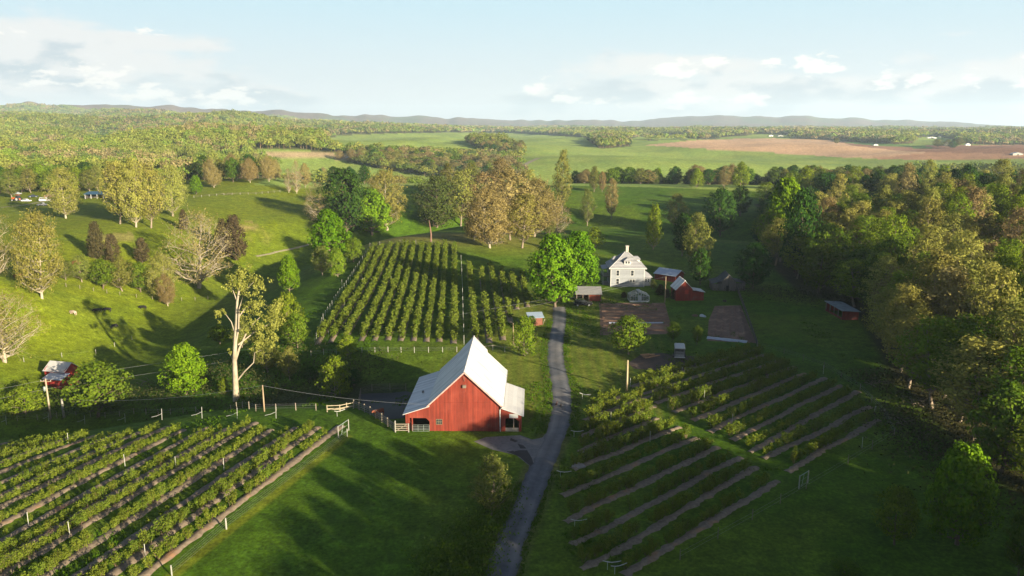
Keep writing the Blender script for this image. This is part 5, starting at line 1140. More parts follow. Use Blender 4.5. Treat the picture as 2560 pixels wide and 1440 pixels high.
P4 = at(1567, 977); b = pole('utility_pole', 'pale bare pole standing at the corner of the right berry field', P4, 5.9, .17, surf('yellow_pole', (.42, .34, .20), (.32, .26, .16), .9, 3))
P5 = at(1662, 757); pole('utility_pole', 'slim pole with a lamp beside the greenhouse', P5, 7.4, .13)
P6 = at(1283, 868); pole('utility_pole', 'half hidden pole behind the small round tree', P6, 5.5, .11)
P7 = at(1077, 606); b = thing('dead_snag', 'broken dead snag standing on top of the knoll', 'dead tree', P7); m = MB(); m.tube([(0, 0, -.3), (.15, 0, 3), (-.1, 0, 5.4), (-.45, 0, 8.3)], [.34, .3, .24, .08], 7); m.build('trunk', surf('snag_bark', (.20, .11, .08), (.13, .08, .06), .95, 3), b)
P8 = at(200, 519); 
def wire(label, pts, sag, r=.022, grp=None, name='overhead_wire'):
    m = MB(); pts = [Vector(p) for p in pts]
    for a, c in zip(pts[:-1], pts[1:]):
        L_ = (c - a).length; m.tube([a.lerp(c, k / 14) - Vector((0, 0, sag * L_ * 4 * (k / 14) * (1 - k / 14))) for k in range(15)], r, 3)
    o = m.build(name, WIREM); return tag(o, label, 'wire', grp)
wire('upper power line running from the transformer pole across the orchard', [v3(P1, 9.3) + (v3(P1) - v3(P5)).normalized() * 60, v3(P1, 9.3), v3(P5, 7.3)], .006)
wire('lower power line running below the first across the orchard', [v3(P1, 7.2) + (v3(P1) - v3(P5)).normalized() * 60, v3(P1, 7.2), v3(P5, 6.2) + Vector((-4, 0, 0))], .010)
wire('service wire from the stout post over the short pole to the barn', [v3(P2, 4.4), v3(P3, 4.8), (-13.0, 114.2, 4.5)], .018)
def fence(name, label, pts, sp, ph, pr, rails, pm, rm, rr=.03, board=False, group=None, top=None, cat='fence', skip=()):
    b = thing(name, label, cat, pts[0], 0, group); o = Vector(pts[0]); P = [Vector(p) for p in pts]; Q = []
    for a, c in zip(P[:-1], P[1:]):
        n = max(1, round((c - a).length / sp)); Q += [a.lerp(c, k / n) for k in range(n)]
    Q.append(P[-1]); Q = [Vector((q.x, q.y, hz(q.x, q.y))) - o for q in Q]; Q = Q[:100]
    for i, q in enumerate(Q):
        if i in skip: continue
        m = MB(); hh = ph * random.uniform(.93, 1.07); m.tube([(0, 0, -.3), (random.uniform(-.03, .03), random.uniform(-.03, .03), hh)], pr, 6); m.build('post', pm, b, loc=q)
    m = MB()
    for z in rails:
        for a, c in zip(Q[:-1], Q[1:]):
            if board:
                d = (c - a); n = Vector((-d.y, d.x, 0)).normalized() * .03; u = Vector((0, 0, rr))
                A = [a + Vector((0, 0, z)) - n, c + Vector((0, 0, z)) - n, c + Vector((0, 0, z)) + n, a + Vector((0, 0, z)) + n]; m.hexa([tuple(p - u) for p in A] + [tuple(p + u) for p in A])
            else: m.tube([a + Vector((0, 0, z)), c + Vector((0, 0, z))], rr, 3, cap=False)
    m.build('boards' if board else 'wires', rm, b); return b
fence('wire_fence', 'pale post and wire fence along the top of the left berry field', [at(-60, 1052), at(190, 1038), at(335, 1034), at(490, 1031), at(640, 1028), at(790, 1026)], 3.6, 1.35, .085, (.5, .9, 1.2), FWOOD, WIREM, .010)
fence('wire_fence', 'pale post and wire fence across the grass below the hilltop orchard', [at(778, 890), at(905, 882), at(1036, 882), at(1142, 880)], 3.0, 1.25, .075, (.5, .85, 1.1), WPOST, WIREM, .010)
fence('wire_fence', 'short post fence corner right of the barn roof', [at(1212, 878), at(1232, 876), at(1262, 880), at(1300, 887), at(1318, 884)], 3.4, 1.2, .08, (1.1,), WPOST, FWOOD, .05)
fence('white_stake_fence', 'line of thin white stakes down the left side of the orchard', [at(788, 862), at(808, 800), at(850, 735), at(885, 685), at(915, 640), at(930, 622)], 3.2, 1.7, .035, (.8, 1.3), PIPE, WIREM, .006)
fence('white_stake_fence', 'row of short white stakes along the crest above the orchard', [at(925, 616), at(1000, 611), at(1080, 610), at(1135, 613)], 5.0, 1.5, .05, (1.0,), WPOST, WIREM, .006)
fence('white_stake_fence', 'column of tall white stakes between the orchard blocks', [at(1160, 862), at(1158, 800), at(1156, 720), at(1153, 652)], 9, 2.1, .05, (1.6,), PIPE, WIREM, .006)
fence('board_fence', 'dark board fence running from the split rails down to the barn gate', [at(885, 1020), at(940, 1046), at(985, 1078)], 2.6, 1.55, .11, (.3, .65, 1.0, 1.3), FWOOD, surf('grey_boards', (.13, .12, .115), (.08, .075, .07), .9, 3), .09, True)
fence('split_rail_fence', 'short pale split rail fence at the corner of the left berry field', [at(818, 1030), at(850, 1029), at(884, 1022)], 2.1, 1.35, .09, (.45, .62, 1.15), surf('pale_rails', (.33, .28, .19), (.25, .21, .14), .9, 3), surf('pale_rail', (.33, .28, .19), (.25, .21, .14), .9, 3), .06, True)
fence('corral_fence', 'dim tubular corral panels left of the barn', [at(898, 1012), at(902, 988), at(930, 978), at(975, 976), at(1015, 977)], 2.8, 1.5, .06, (.4, .7, 1.0, 1.35), WOOD, surf('rusty_tube', (.11, .075, .06), (.07, .05, .045), .8, 3), .035)
fence('mesh_fence', 'wire mesh fence along the right edge of the left berry field', [at(868, 1092), at(566, 1322), at(430, 1440)], 21, 1.35, .08, (.3, .6, .9, 1.2), WPOST, WIREM, .006, skip=(1,))
fence('garden_fence', 'dark board fence down the right side of the second garden plot', [at(1843, 727), at(1868, 795), at(1893, 868)], 3.4, 1.5, .09, (.3, .55, .8, 1.05, 1.3), FWOOD, BWOOD, .10, True)
fence('pasture_fence', 'wire fence between the right berry field and the shaded pasture', [at(1896, 872), at(1960, 885), at(2060, 920), at(2150, 975), at(2210, 1040), at(2235, 1090)], 6.5, 1.3, .06, (.5, .9, 1.2), WOOD, WIREM, .008)
fence('pasture_fence', 'wire fence below the right berry field in the dark lower corner', [at(2235, 1090), at(2120, 1160), at(2015, 1222), at(1880, 1300), at(1700, 1400)], 8.5, 1.4, .05, (.5, 1.0), WOOD, WIREM, .008)
fence('pasture_fence', 'white post fence across the bottom of the left pasture', [at(60, 905), at(155, 893), at(240, 885), at(330, 850)], 9, 1.3, .07, (.9,), WPOST, WIREM, .006)
fence('pasture_fence', 'weathered fence beyond the pasture beside the lone maple', [at(485, 495), at(560, 488), at(640, 486), at(700, 480)], 5.5, 1.4, .1, (.6, 1.2), WPOST, WOOD, .05)
fence('pasture_fence', 'wire fence along the hedge on the left pasture', [at(130, 712), at(200, 722), at(300, 738), at(420, 752), at(520, 748)], 5, 1.3, .07, (.9,), FWOOD, WIREM, .008)
p = at(566, 1323); b = pole('corner_post', 'lone white post standing in the mesh fence in front', p, 1.5, .11, WPOST, cat='post')
def stake(label, px, py, h, grp, r=.035, nm='white_stake'):
    p = at(px, py); m = MB(); m.tube([(0, 0, -.2), (random.uniform(-.05, .05), 0, h)], r, 5); o = m.build(nm, PIPE, loc=p); tag(o, label, 'stake', grp)
for k, (x, y) in enumerate([(171, 1110), (313, 1166), (440, 1172), (560, 1176), (175, 1340), (364, 1398), (72, 1316)]): stake('thin white stake standing in the bush rows of the left field', x, y, 1.9, 'white stakes in the left berry field')
for k, (x, y) in enumerate([(1575, 968), (1670, 1020), (1527, 1055), (1760, 1000), (1830, 1060), (1625, 1105), (2155, 1120), (2058, 935), (1705, 940), (1742, 862)]): stake('thin pale stake standing among the rows of the right field', x, y, 1.8, 'pale stakes in the right berry field')
for k, (x, y) in enumerate([(868, 655), (905, 700), (925, 640), (907, 708), (855, 712), (978, 705), (930, 708), (885, 752), (862, 772), (841, 818), (1000, 840), (1062, 845), (1137, 680), (1262, 690), (1230, 672), (1281, 690), (955, 628), (1250, 760), (1177, 770), (822, 842), (1235, 725)]): stake('short white stake in a row of the hilltop orchard', x, y, 1.7, 'white stakes in the hilltop orchard')
def brace(px, py, label, flip=1):
    p = at(px, py); b = thing('row_end_brace', label, 'brace', p, 0, 'white braces at the row ends of the left field'); m = MB(); m.tube([(0, 0, -.2), (.12, 0, 2.1)], .035, 6); m.build('post', PIPE, b); m = MB(); m.tube([(.08, 0, 1.2), (-1.0 * flip, .25, .65), (-2.0 * flip, .5, .35)], .04, 6); m.build('strut', PIPE, b)
for k, (x, y) in enumerate([(16, 1062), (122, 1053), (212, 1060), (313, 1056), (405, 1050), (505, 1046), (593, 1048), (690, 1046)]): brace(x, y, '%s white brace from the left along the top of the left field' % ORD[k])
def hgate(a, c, h, label, name='mesh_gate'):
    a, c = at(*a), at(*c); b = thing(name, label, 'gate', a); d = c - a
    for q in (Vector((0, 0, 0)), d):
        m = MB(); m.tube([q + Vector((0, 0, -.2)), q + Vector((0, 0, h))], .075, 6); m.build('post', WPOST, b)
    m = MB(); m.tube([(0, 0, h * .96), d + Vector((0, 0, h * .96))], .05, 6); m.tube([(0, 0, .15), d + Vector((0, 0, .15))], .02, 4); m.tube([(0, 0, h * .55), d + Vector((0, 0, h * .55))], .015, 4); m.tube([d * .5 + Vector((0, 0, h * .96)), d * .3 + Vector((0, 0, .1))], .025, 4); m.build('rails', GALV, b)
hgate((846, 1094), (872, 1076), 1.9, 'pale braced gate frame at the end of the last left row'); hgate((1997, 1222), (2019, 1208), 1.9, 'pale braced gate frame at the lower corner of the right field')
for k, (x, y, fl, ang) in enumerate([(1463, 998, 1, -10), (1443, 1092, -1, 8), (1410, 1195, 1, 4), (1447, 1318, 1, 8), (1530, 1424, 1, 6), (1547, 1433, -1, 24), (2187, 1034, 1, 60), (850, 1040, 1, 40)]):
    p = at(x, y); m = MB(); L_ = 1.7; m.tube([(-L_ * .6, 0, 1.15), (-L_ * .3, .03, .95), (0, .05, .86), (L_ * .3, .03, .90), (L_ * .6, 0, 1.0)], .045, 6); m.tube([(-L_ * .3, .03, -.1), (-L_ * .3, .03, .93)], .03, 5)
    if k in (0, 4): m.tube([(-L_ * .6, .25, 1.0), (0, .3, .7), (L_ * .5, .25, .8)], .045, 6)
    o = m.build('bent_pipe', PIPE, loc=p, rot=(0, 0, R(ang))); tag(o, 'curved white pipe %s' % ['at the head of the upper rows beside the drive', 'second along the drive edge', 'third along the drive edge', 'fourth along the drive edge', 'at the bottom of the lower rows', 'tilted one at the bottom of the lower rows', 'at the far end of the right field', 'leaning by the split rail fence'][k], 'pipe')
# gates at the barn
p = Vector((-18.6, 114.0, hz(-18.6, 114))); b = thing('wooden_gate', 'grey wooden cross braced gate left of the barn', 'gate', p)
m = MB(); [m.box(0, 2.0, -.03, .03, z, z + .13) for z in (.25, .6, .95, 1.3)]; m.hexa([(0.0, -.06, .25), (.15, -.06, .25), (.15, -.032, .25), (0, -.032, .25), (1.85, -.06, 1.4), (2.0, -.06, 1.4), (2.0, -.032, 1.4), (1.85, -.032, 1.4)]); m.build('boards', FWOOD, b)
for x in (-.12, 2.0): m = MB(); m.box(x, x + .16, -.1, .1, -.3, 1.95 if x < 0 else 1.5); m.build('post', WPOST, b, bevel=.02)
p = Vector((-15.9, 113.9, hz(-16, 114))); b = thing('tube_gate', 'green grey tube gate closing the left lean-to of the barn', 'gate', p)
m = MB(); [m.tube([(0, 0, z), (2.7, 0, z)], .03, 5) for z in (.2, .45, .7, .95, 1.25)]; [m.tube([(x, 0, .2), (x, 0, 1.25)], .03, 5) for x in (0, .9, 1.8, 2.7)]; m.build('bars', GALV, b)
p = Vector((-3.6, 113.95, hz(-3.6, 114))); b = thing('hay_rack', 'low rusty red tube feeder leaning on the barn front', 'feeder', p); m = MB(); [m.tube([(0, 0, z), (2.0, -.0, z)], .03, 5) for z in (.15, .5, .8)]; [m.tube([(x, 0, 0), (x, 0, .8)], .03, 5) for x in (0, .7, 1.4, 2.0)]; m.build('bars', DRED, b)
# ------------------------------------------------------------------ vehicles and small things
TYRE = surf('tyre', (.02, .02, .02)); RIMM = surf('wheel_rim', (.55, .55, .54), metal=.3, rough=.4); BLACKP = surf('black_paint', (.012, .013, .016), (.010, .010, .012), .22, 1, spec=.6)
def wheel(parent, x, y, z, r, w=.22):
    m = MB(); m.tube([(x, y - w / 2, z), (x, y + w / 2, z)], r, 14); o = m.build('wheel', TYRE, parent); m = MB(); m.tube([(x, y - w / 2 - .02, z), (x, y + w / 2 + .02, z)], r * .62, 10); m.build('rim', RIMM, o)
def car(name, label, loc, rz, paint, L_=4.7, W_=1.85, H_=1.7, kind='suv', group=None):
    b = thing(name, label, 'car', loc, rz, group); h = L_ / 2; w = W_ / 2
    m = MB(); zb = .32; sh = H_ * .56
    side = [(-h, zb + .1), (-h + .15, zb), (h - .1, zb), (h, zb + .15), (h - .04, sh - .12), (h - .3, sh), (h * .38, sh + .02), (-h + .1, sh + .05), (-h, sh - .1)]; m.prism_y(side, -w, w); m.build('body', paint, b, bevel=.04)
    top = {'suv': [(-h + .12, sh + .06), (h * .42, sh + .03), (h * .16, H_ - .02), (-h + .32, H_)], 'pickup': [(-h * .12, sh + .03), (h * .42, sh + .03), (h * .2, H_ - .02), (-h * .06, H_)], 'sedan': [(-h * .72, sh + .04), (h * .45, sh + .03), (h * .12, H_ - .02), (-h * .36, H_)]}[kind]
    m = MB(); m.prism_y(top, -w * .86, w * .86); c = m.build('cabin', paint, b, bevel=.04)
    cx = sum(p[0] for p in top) / 4; cz = sum(p[1] for p in top) / 4; g = [(cx + (x - cx) * .9, cz + (z - cz) * .68) for x, z in top]
    m = MB(); m.prism_y(g, -w * .875, w * .875); m.build('window', GLASS, c)
    for x in (-h * .62, h * .62):
        for y in (-w + .1, w - .1): wheel(b, x, y, .34, .36)
    for y in (-w * .7, w * .7): m = MB(); m.box(h - .03, h + .02, y - .14, y + .14, sh - .32, sh - .18); m.build('headlight', WHITE, b)
    return b
car('parked_car', 'black four wheel drive with pale wheels parked beside the open garage', at(1457, 764), R(3), BLACKP, 5.0, 1.95, 1.85)
car('parked_car', 'white car parked on the grass of the far farm', at(66, 504), R(-4), surf('white_car_paint', (.6, .6, .6), rough=.3), 5.2, 2.0, 1.6, 'sedan', 'cars at the far farm')
car('parked_car', 'white van parked beside the spreading pale tree at the far farm', at(113, 503), R(5), surf('white_van_paint', (.62, .62, .62), rough=.3), 5.8, 2.1, 2.2, 'suv', 'cars at the far farm')
car('parked_car', 'dark blue car parked behind the white car at the far farm', at(84, 493), R(20), surf('dark_blue_paint', (.03, .04, .07), rough=.3), 5, 2, 1.6, 'sedan', 'cars at the far farm')
car('parked_car', 'grey pickup parked in front of the white van at the far farm', at(106, 514), R(-8), surf('grey_paint', (.22, .22, .23), rough=.3), 5.4, 2, 1.7, 'pickup', 'cars at the far farm')
car('parked_car', 'small silver car at the far end of the farm lane', at(44, 486), R(2), surf('silver_paint', (.35, .37, .40), rough=.3), 4.6, 1.9, 1.5, 'sedan', 'cars at the far farm')
def tractor(label, loc, rz, paint, s=1):
    b = thing('tractor', label, 'tractor', loc, rz); b.scale = (s, s, s)
    m = MB(); m.box(.2, 1.9, -.38, .38, .8, 1.45); m.box(-1.3, .2, -.5, .5, .65, 1.1); m.build('body', paint, b, bevel=.05); m = MB(); m.prism_y([(-1.25, 1.1), (-.1, 1.1), (-.2, 2.35), (-1.15, 2.35)], -.55, .55); m.build('cab', GLASS, b); m = MB(); m.box(-1.3, -.05, -.62, .62, 2.36, 2.46); m.build('roof', paint, b)
    for y in (-.75, .75): wheel(b, -.8, y, .8, .8, .4)
    for y in (-.6, .6): wheel(b, 1.4, y, .42, .42, .25)
tractor('small orange tractor standing on the grass left of the white car', at(42, 503), R(170), surf('orange_paint', (.45, .10, .03), rough=.5), 1.5)
tractor('red tractor under the reddish tree on the far crest', at(763, 452), R(15), surf('red_tractor_paint', (.50, .06, .03), rough=.5), 1.6)
def trailer():
    b = thing('horse_trailer', 'white roofed grey horse trailer with open slatted rear parked on bare soil', 'trailer', at(1699, 898), R(-10)); W_, L_, H_ = 1.05, 3.6, 2.35
    body = surf('trailer_paint', (.14, .145, .155), (.09, .095, .10), .4, 2, metal=.3)
    m = MB(); m.box(-W_, W_, 0, L_, .4, .52); m.box(-W_, -W_ + .05, 0, L_, .52, 1.35); m.box(W_ - .05, W_, 0, L_, .52, 1.35); m.box(-W_ + .05, W_ - .05, L_ - .05, L_, .52, H_ - .2); m.box(-W_ + .05, W_ - .05, 0, .05, .52, 1.05)
    for x in (-W_, W_ - .05):
        m.box(x, x + .05, 0, L_, 1.85, H_ - .08)
        for k in range(6): m.box(x, x + .05, k * (L_ - .08) / 5, k * (L_ - .08) / 5 + .08, 1.35, 1.85)
    for x in (-W_ + .05, -.04, W_ - .13): m.box(x, x + .08, 0, .06, 1.05, H_ - .1)
    m.build('body', body, b)
    m = MB(); m.prism_y([(-W_ - .06, H_ - .12), (W_ + .06, H_ - .12), (W_ - .1, H_ + .12), (-W_ + .1, H_ + .12)], -.08, L_ + .1); m.build('roof', WHITE, b, bevel=.03)
    m = MB(); [m.box(-W_ + .14, W_ - .14, -.02, .0, z, z + .07) for z in (.6, .8, 1.0, 1.3, 1.55)]; m.build('slats', WHITE, b); m = MB(); m.box(-W_ - .05, W_ + .05, -.22, -.03, .36, .5); m.build('bumper', WHITE, b)
    for x in (-W_ - .12, W_ + .12):
        for y in (1.4, 2.25):
            q = MB(); q.tube([(x - .1, y, .34), (x + .1, y, .34)], .34, 12); o = q.build('wheel', TYRE, b); q = MB(); q.tube([(x - .12, y, .34), (x + .12, y, .34)], .2, 10); q.build('rim', RIMM, o)
    m = MB(); m.tube([(-.7, L_, .45), (0, L_ + 1.3, .5)], .05, 5); m.tube([(.7, L_, .45), (0, L_ + 1.3, .5)], .05, 5); m.tube([(0, L_ + 1.3, .0), (0, L_ + 1.3, .7)], .05, 5); m.build('hitch', GALV, b)
trailer()
LOG = surf('cut_logs', (.34, .20, .11), (.20, .12, .07), .9, 3)
b = thing('log_pile', 'loose heap of pale cut logs beside the yard tree', 'logs', at(1625, 893)); rr_ = random.Random(4)
for k in range(9):
    m = MB(); x, y, a = rr_.uniform(-1.3, 1.3), rr_.uniform(-.5, .6), rr_.uniform(-.35, .5); z = .14 + .22 * (k % 3); l = rr_.uniform(.7, 1.3); m.tube([(x - l * math.cos(a), y - l * math.sin(a), z), (x + l * math.cos(a), y + l * math.sin(a), z + .05)], rr_.uniform(.11, .2), 8); m.build('log', LOG, b)
def blob(name, label, cat, px, py, r, mat, seed=1, sq=.6):
    bm = bmesh.new(); bmesh.ops.create_icosphere(bm, subdivisions=3, radius=r); rn = random.Random(seed)
    for v in bm.verts:
        n = .28 * math.sin(v.co.x * 3.1 / r + seed) * math.cos(v.co.y * 2.7 / r + seed * 2) + rn.uniform(-.05, .05); v.co *= 1 + n; v.co.z = max(v.co.z * sq, -.1 * r)
    me = bpy.data.meshes.new(name); bm.to_mesh(me); bm.free(); me.materials.append(mat); o = link(name, me, loc=at(px, py)); tag(o, label, cat); return o
blob('plastic_bundle', 'crumpled white plastic bundle on the grass left of the second plot', 'bundle', 1757, 791, .85, PLASTIC, 3)
blob('brush_heap', 'low brown brush heap left of the white bundle', 'brush heap', 1738, 790, .9, surf('brush', (.14, .08, .05), (.07, .05, .03), .9, 5), 5, .5)
blob('hay_stump', 'small dark stump on the sunlit grass above the second plot', 'stump', 1812, 754, .55, surf('dark_stump', (.06, .045, .035)), 7, 1.0)
blob('boulder', 'rounded pale heap at the head of a mulched row', 'heap', 1446, 1165, .85, surf('pale_heap', (.30, .26, .23), (.2, .18, .16), .95, 3), 2, .5)
def dog(label, px, py, h, mat, seated, rz):
    """small animal grown as one skin from a skeleton"""
    p = at(px, py); me = bpy.data.meshes.new('dog')
    if seated: V = [(0, 0, .26), (.16, 0, .42), (.26, 0, .62), (.32, 0, .74), (.44, 0, .72), (.22, .09, .3), (.24, .09, .02), (.22, -.09, .3), (.24, -.09, .02), (.05, .12, .1), (.2, .13, .03), (.05, -.12, .1), (.2, -.13, .03), (-.2, 0, .1), (-.36, .05, .06)]; E = [(0, 1), (1, 2), (2, 3), (3, 4), (1, 5), (5, 6), (1, 7), (7, 8), (0, 9), (9, 10), (0, 11), (11, 12), (0, 13), (13, 14)]; Rd = [.15, .15, .09, .085, .04, .05, .035, .05, .035, .08, .035, .08, .035, .04, .02]
    else: V = [(-.3, 0, .48), (0, 0, .5), (.28, 0, .52), (.42, 0, .66), (.52, 0, .72), (.66, 0, .68), (.28, .09, .3), (.3, .09, .0), (.28, -.09, .3), (.26, -.09, .0), (-.32, .09, .34), (-.4, .09, .18), (-.36, .09, .0), (-.32, -.09, .34), (-.4, -.09, .18), (-.34, -.09, 0), (-.46, 0, .5), (-.66, 0, .62)]; E = [(0, 1), (1, 2), (2, 3), (3, 4), (4, 5), (2, 6), (6, 7), (2, 8), (8, 9), (0, 10), (10, 11), (11, 12), (0, 13), (13, 14), (14, 15), (0, 16), (16, 17)]; Rd = [.13, .14, .15, .08, .09, .04, .05, .03, .05, .03, .07, .04, .03, .07, .04, .03, .035, .02]
    me.from_pydata(V, E, []); me.materials.append(mat); o = link('dog', me, loc=(p.x, p.y, p.z + .12), rot=(0, 0, rz)); o.scale = (h, h, h)
    sk = o.modifiers.new('skin', 'SKIN'); 
    for v, r in zip(me.skin_vertices[0].data, Rd): v.radius = (r, r)
    me.skin_vertices[0].data[0].use_root = True; ss = o.modifiers.new('sub', 'SUBSURF'); ss.levels = ss.render_levels = 1; tag(o, label, 'dog')
FUR = surf('black_fur', (.02, .018, .018)); FURB = surf('brown_fur', (.07, .04, .035))
dog('brown dog sitting on the left half of the drive', 1390, 1015, .9, FURB, True, R(40)); dog('black dog walking along the middle of the drive', 1402, 1019, 1.0, FUR, False, R(-100))
def cow(label, p, rz, mat, s=1.0, graze=True, group='cattle grazing the left pasture'):
    me = bpy.data.meshes.new('cow')
    hd = [(1.05, 0, 1.15), (1.35, 0, .75), (1.55, 0, .38), (1.78, 0, .16)] if graze else [(1.05, 0, 1.35), (1.35, 0, 1.5), (1.55, 0, 1.5), (1.85, 0, 1.36)]
    V = [(-.85, 0, 1.18), (-.35, 0, 1.08), (.25, 0, 1.05), (.75, 0, 1.15)] + hd; E = [(0, 1), (1, 2), (2, 3), (3, 4), (4, 5), (5, 6), (6, 7)]; Rd = [.34, .42, .44, .38, .26, .18, .17, .10]
    for x, fy in ((.72, .2), (-.82, .2)):
        for sy in (-1, 1):
            i = len(V); f = 3 if x > 0 else 0
            if x > 0: V += [(x, sy * .22, .72), (x + .03, sy * .22, .42), (x, sy * .22, .03)]
            else: V += [(x + .06, sy * .24, .75), (x - .12, sy * .23, .45), (x, sy * .22, .03)]
            E += [(f, i), (i, i + 1), (i + 1, i + 2)]; Rd += [.17, .085, .07]
    i = len(V); V += [(-1.12, 0, 1.25), (-1.2, 0, .9), (-1.22, 0, .5)]; E += [(0, i), (i, i + 1), (i + 1, i + 2)]; Rd += [.05, .03, .05]
    h = 6; i = len(V); V += [(V[h][0] - .05, .2, V[h][2] + .12), (V[h][0] - .05, -.2, V[h][2] + .12)]; E += [(h, i), (h, i + 1)]; Rd += [.045, .045]
    me.from_pydata(V, E, []); me.materials.append(mat); o = link('cow', me, loc=p, rot=(0, 0, rz)); o.scale = (s, s, s); sk = o.modifiers.new('skin', 'SKIN')
    for v, r in zip(me.skin_vertices[0].data, Rd): v.radius = (r, r * .95)
    me.skin_vertices[0].data[0].use_root = True; ss = o.modifiers.new('sub', 'SUBSURF'); ss.levels = ss.render_levels = 2; tag(o, label, 'cow', group)
CB = surf('black_hide', (.012, .011, .011)); CR = surf('red_brown_hide', (.20, .06, .03)); CW = surf('pied_hide', (.45, .38, .32), (.25, .14, .09), .8, .9)
for a in (('pied white and brown cow grazing left of the black ones', 184, 788, R(160), CW), ('black cow grazing, leftmost of the black pair', 245, 782, R(200), CB), ('black cow grazing, rightmost of the black pair', 269, 780, R(185), CB), ('black cow standing near the thin bare sapling', 358, 774, R(175), CB), ('lone black cow lowest on the shaded pasture', 286, 822, R(80), CB),
          ('red brown cow lying by the brown cedars', 190, 661, R(10), CR), ('red brown cow by the left end of the pasture hedge', 46, 696, R(20), CR)): cow(a[0], at(a[1], a[2]), a[3], a[4], 1.05)
cow('brown and white cow looking over the board fence beside the barn', at(948, 1042), R(-120), CR, 1.0, False, 'cattle at the barn')
# dead branches and fallen timber
def deadwood(label, px, py, n, s, seed, grp='dead branches along the wood edge'):
    rn = random.Random(seed); m = MB()
    for k in range(n):
        a = rn.uniform(0, 6.28); l = s * rn.uniform(.5, 1.2); x, y = rn.uniform(-s, s) * .5, rn.uniform(-s, s) * .5; z = rn.uniform(.05, .5) * s * .6
        m.tube([(x, y, .05), (x + l * .5 * math.cos(a), y + l * .5 * math.sin(a), z), (x + l * math.cos(a + .3), y + l * math.sin(a + .3), z * rn.uniform(.6, 1.8))], [.07, .05, .015], 5)
    o = m.build('dead_branches', GREYBARK, loc=at(px, py)); tag(o, label, 'branches', grp)
deadwood('tangled dead branches at the upper bend of the wood edge', 2192, 960, 14, 2.6, 1); deadwood('bleached fallen branches left of the dead tree crown', 2248, 1055, 12, 2.6, 2); deadwood('heap of brush inside the wood edge above the last mulched row', 2290, 1010, 16, 3.2, 3); deadwood('pile of pale timber across the far pasture', 570, 487, 8, 4, 4); deadwood('fallen limbs under the central tan trees', 1235, 612, 9, 4, 5); deadwood('grey limbs lying in the dark creek hollow', 360, 955, 9, 3, 6)
# bushes round the house
for a in (('dark', 1566, 714, 696, 26, 'dark rounded bush against the front of the white house'), ('olive', 1612, 712, 690, 30, 'flowering shrub at the right corner of the house'), ('cedar', 1650, 738, 712, 26, 'brownish shrub left of the lamp pole'), ('olive', 1632, 722, 700, 24, 'pale shrub between the house and the sheds'),
          ('cedar', 1560, 744, 730, 18, 'low dark shrub left of the greenhouse'), ('cedar', 1685, 748, 725, 18, 'dark shrub left of the gabled red shed'), ('cedar', 1668, 745, 722, 16, 'dark shrub right of the lamp pole'), ('lime', 1706, 868, 850, 18, 'young yellow green shrub near the trailer'), ('green', 1330, 815, 790, 26, 'bush behind the small roadside tree')): ptree(*a, name='garden_shrub', cat='shrub')
# ------------------------------------------------------------------ middle distance woods, tree by tree
def poly_trees(poly, n, kinds, hr, wr, label, group, seed, dmin=9, off=0):
    rng = np.random.default_rng(seed); xs = [p[0] for p in poly]; ys = [p[1] for p in poly]; got = []; k = 0
    for _ in range(n * 30):
        if k >= n: break
        px, py = rng.uniform(min(xs), max(xs)), rng.uniform(min(ys), max(ys))
        if not inpoly(np.array([px]), np.array([py]), poly)[0]: continue
        p = at(px, py)
        if any((p.x - a) ** 2 + (p.y - b) ** 2 < dmin * dmin for a, b in got): continue
        got.append((p.x, p.y)); kd = kinds[int(rng.integers(0, len(kinds)))]
        tree(kd, p, rng.uniform(*hr), rng.uniform(*wr), label % WORD[kd], group); k += 1
WORD = {'dim': 'dim olive', 'olive': 'olive', 'gold': 'golden', 'tan': 'tan', 'dark': 'dark green', 'green': 'mid green', 'lime': 'lime green', 'rust': 'rusty', 'cedar': 'brown', 'pale': 'pale', 'bare': 'bare', 'tall': 'golden'}
poly_trees([(500, 445), (560, 425), (640, 420), (700, 445), (650, 468), (520, 470)], 26, ['olive', 'tan', 'dark', 'tan', 'green'], (13, 18), (4.5, 7), '%s tree in the wooded dip left of the red tractor', 'trees in the far dip', 31)
poly_trees([(800, 440), (920, 450), (905, 470), (800, 462)], 12, ['olive', 'dark', 'tan'], (10, 14), (4, 6), '%s tree on the bank behind the large dark green tree', 'trees on the far bank', 32)
poly_trees([(838, 400), (880, 388), (980, 393), (1100, 400), (1200, 414), (1285, 422), (1300, 440), (1180, 442), (1060, 436), (960, 424), (900, 410)], 105, ['olive', 'tan', 'dark', 'olive', 'tan', 'rust', 'green', 'pale'], (10, 15), (5, 8), '%s tree in the wooded valley below the green hills', 'trees of the far valley wood', 33, 12)
poly_trees([(1168, 356), (1240, 358), (1308, 376), (1298, 396), (1218, 384)], 34, ['tan', 'olive', 'dark', 'tan'], (12, 17), (6, 9), '%s tree in the wooded gully amid the green hills', 'trees of the gully wood', 34, 14)
poly_trees([(1470, 354), (1540, 347), (1580, 364), (1500, 371)], 26, ['dark', 'olive', 'green'], (13, 19), (7, 10), '%s tree in the wood spur by the green hills', 'trees of the spur wood', 35, 16)
poly_trees([(1425, 444), (1700, 452), (1960, 462), (1960, 470), (1700, 458), (1425, 449)], 0, ['dark'], (12, 16), (5, 7), '', '', 36)
def treeline():
    rng = np.random.default_rng(37); k = 0
    while k < 120:
        x = rng.uniform(42, 330); y = rng.uniform(606, 655) - .12 * abs(x - 60); 
        z = hz(x, y); kd = ['dark', 'olive', 'dark', 'green', 'tan', 'dim', 'rust'][int(rng.integers(0, 7))]; tree(kd, (x, y, z), rng.uniform(10, 16.5), rng.uniform(5, 7.5), '%s tree of the treeline beyond the crest' % WORD[kd], 'trees of the dark treeline'); k += 1
treeline()
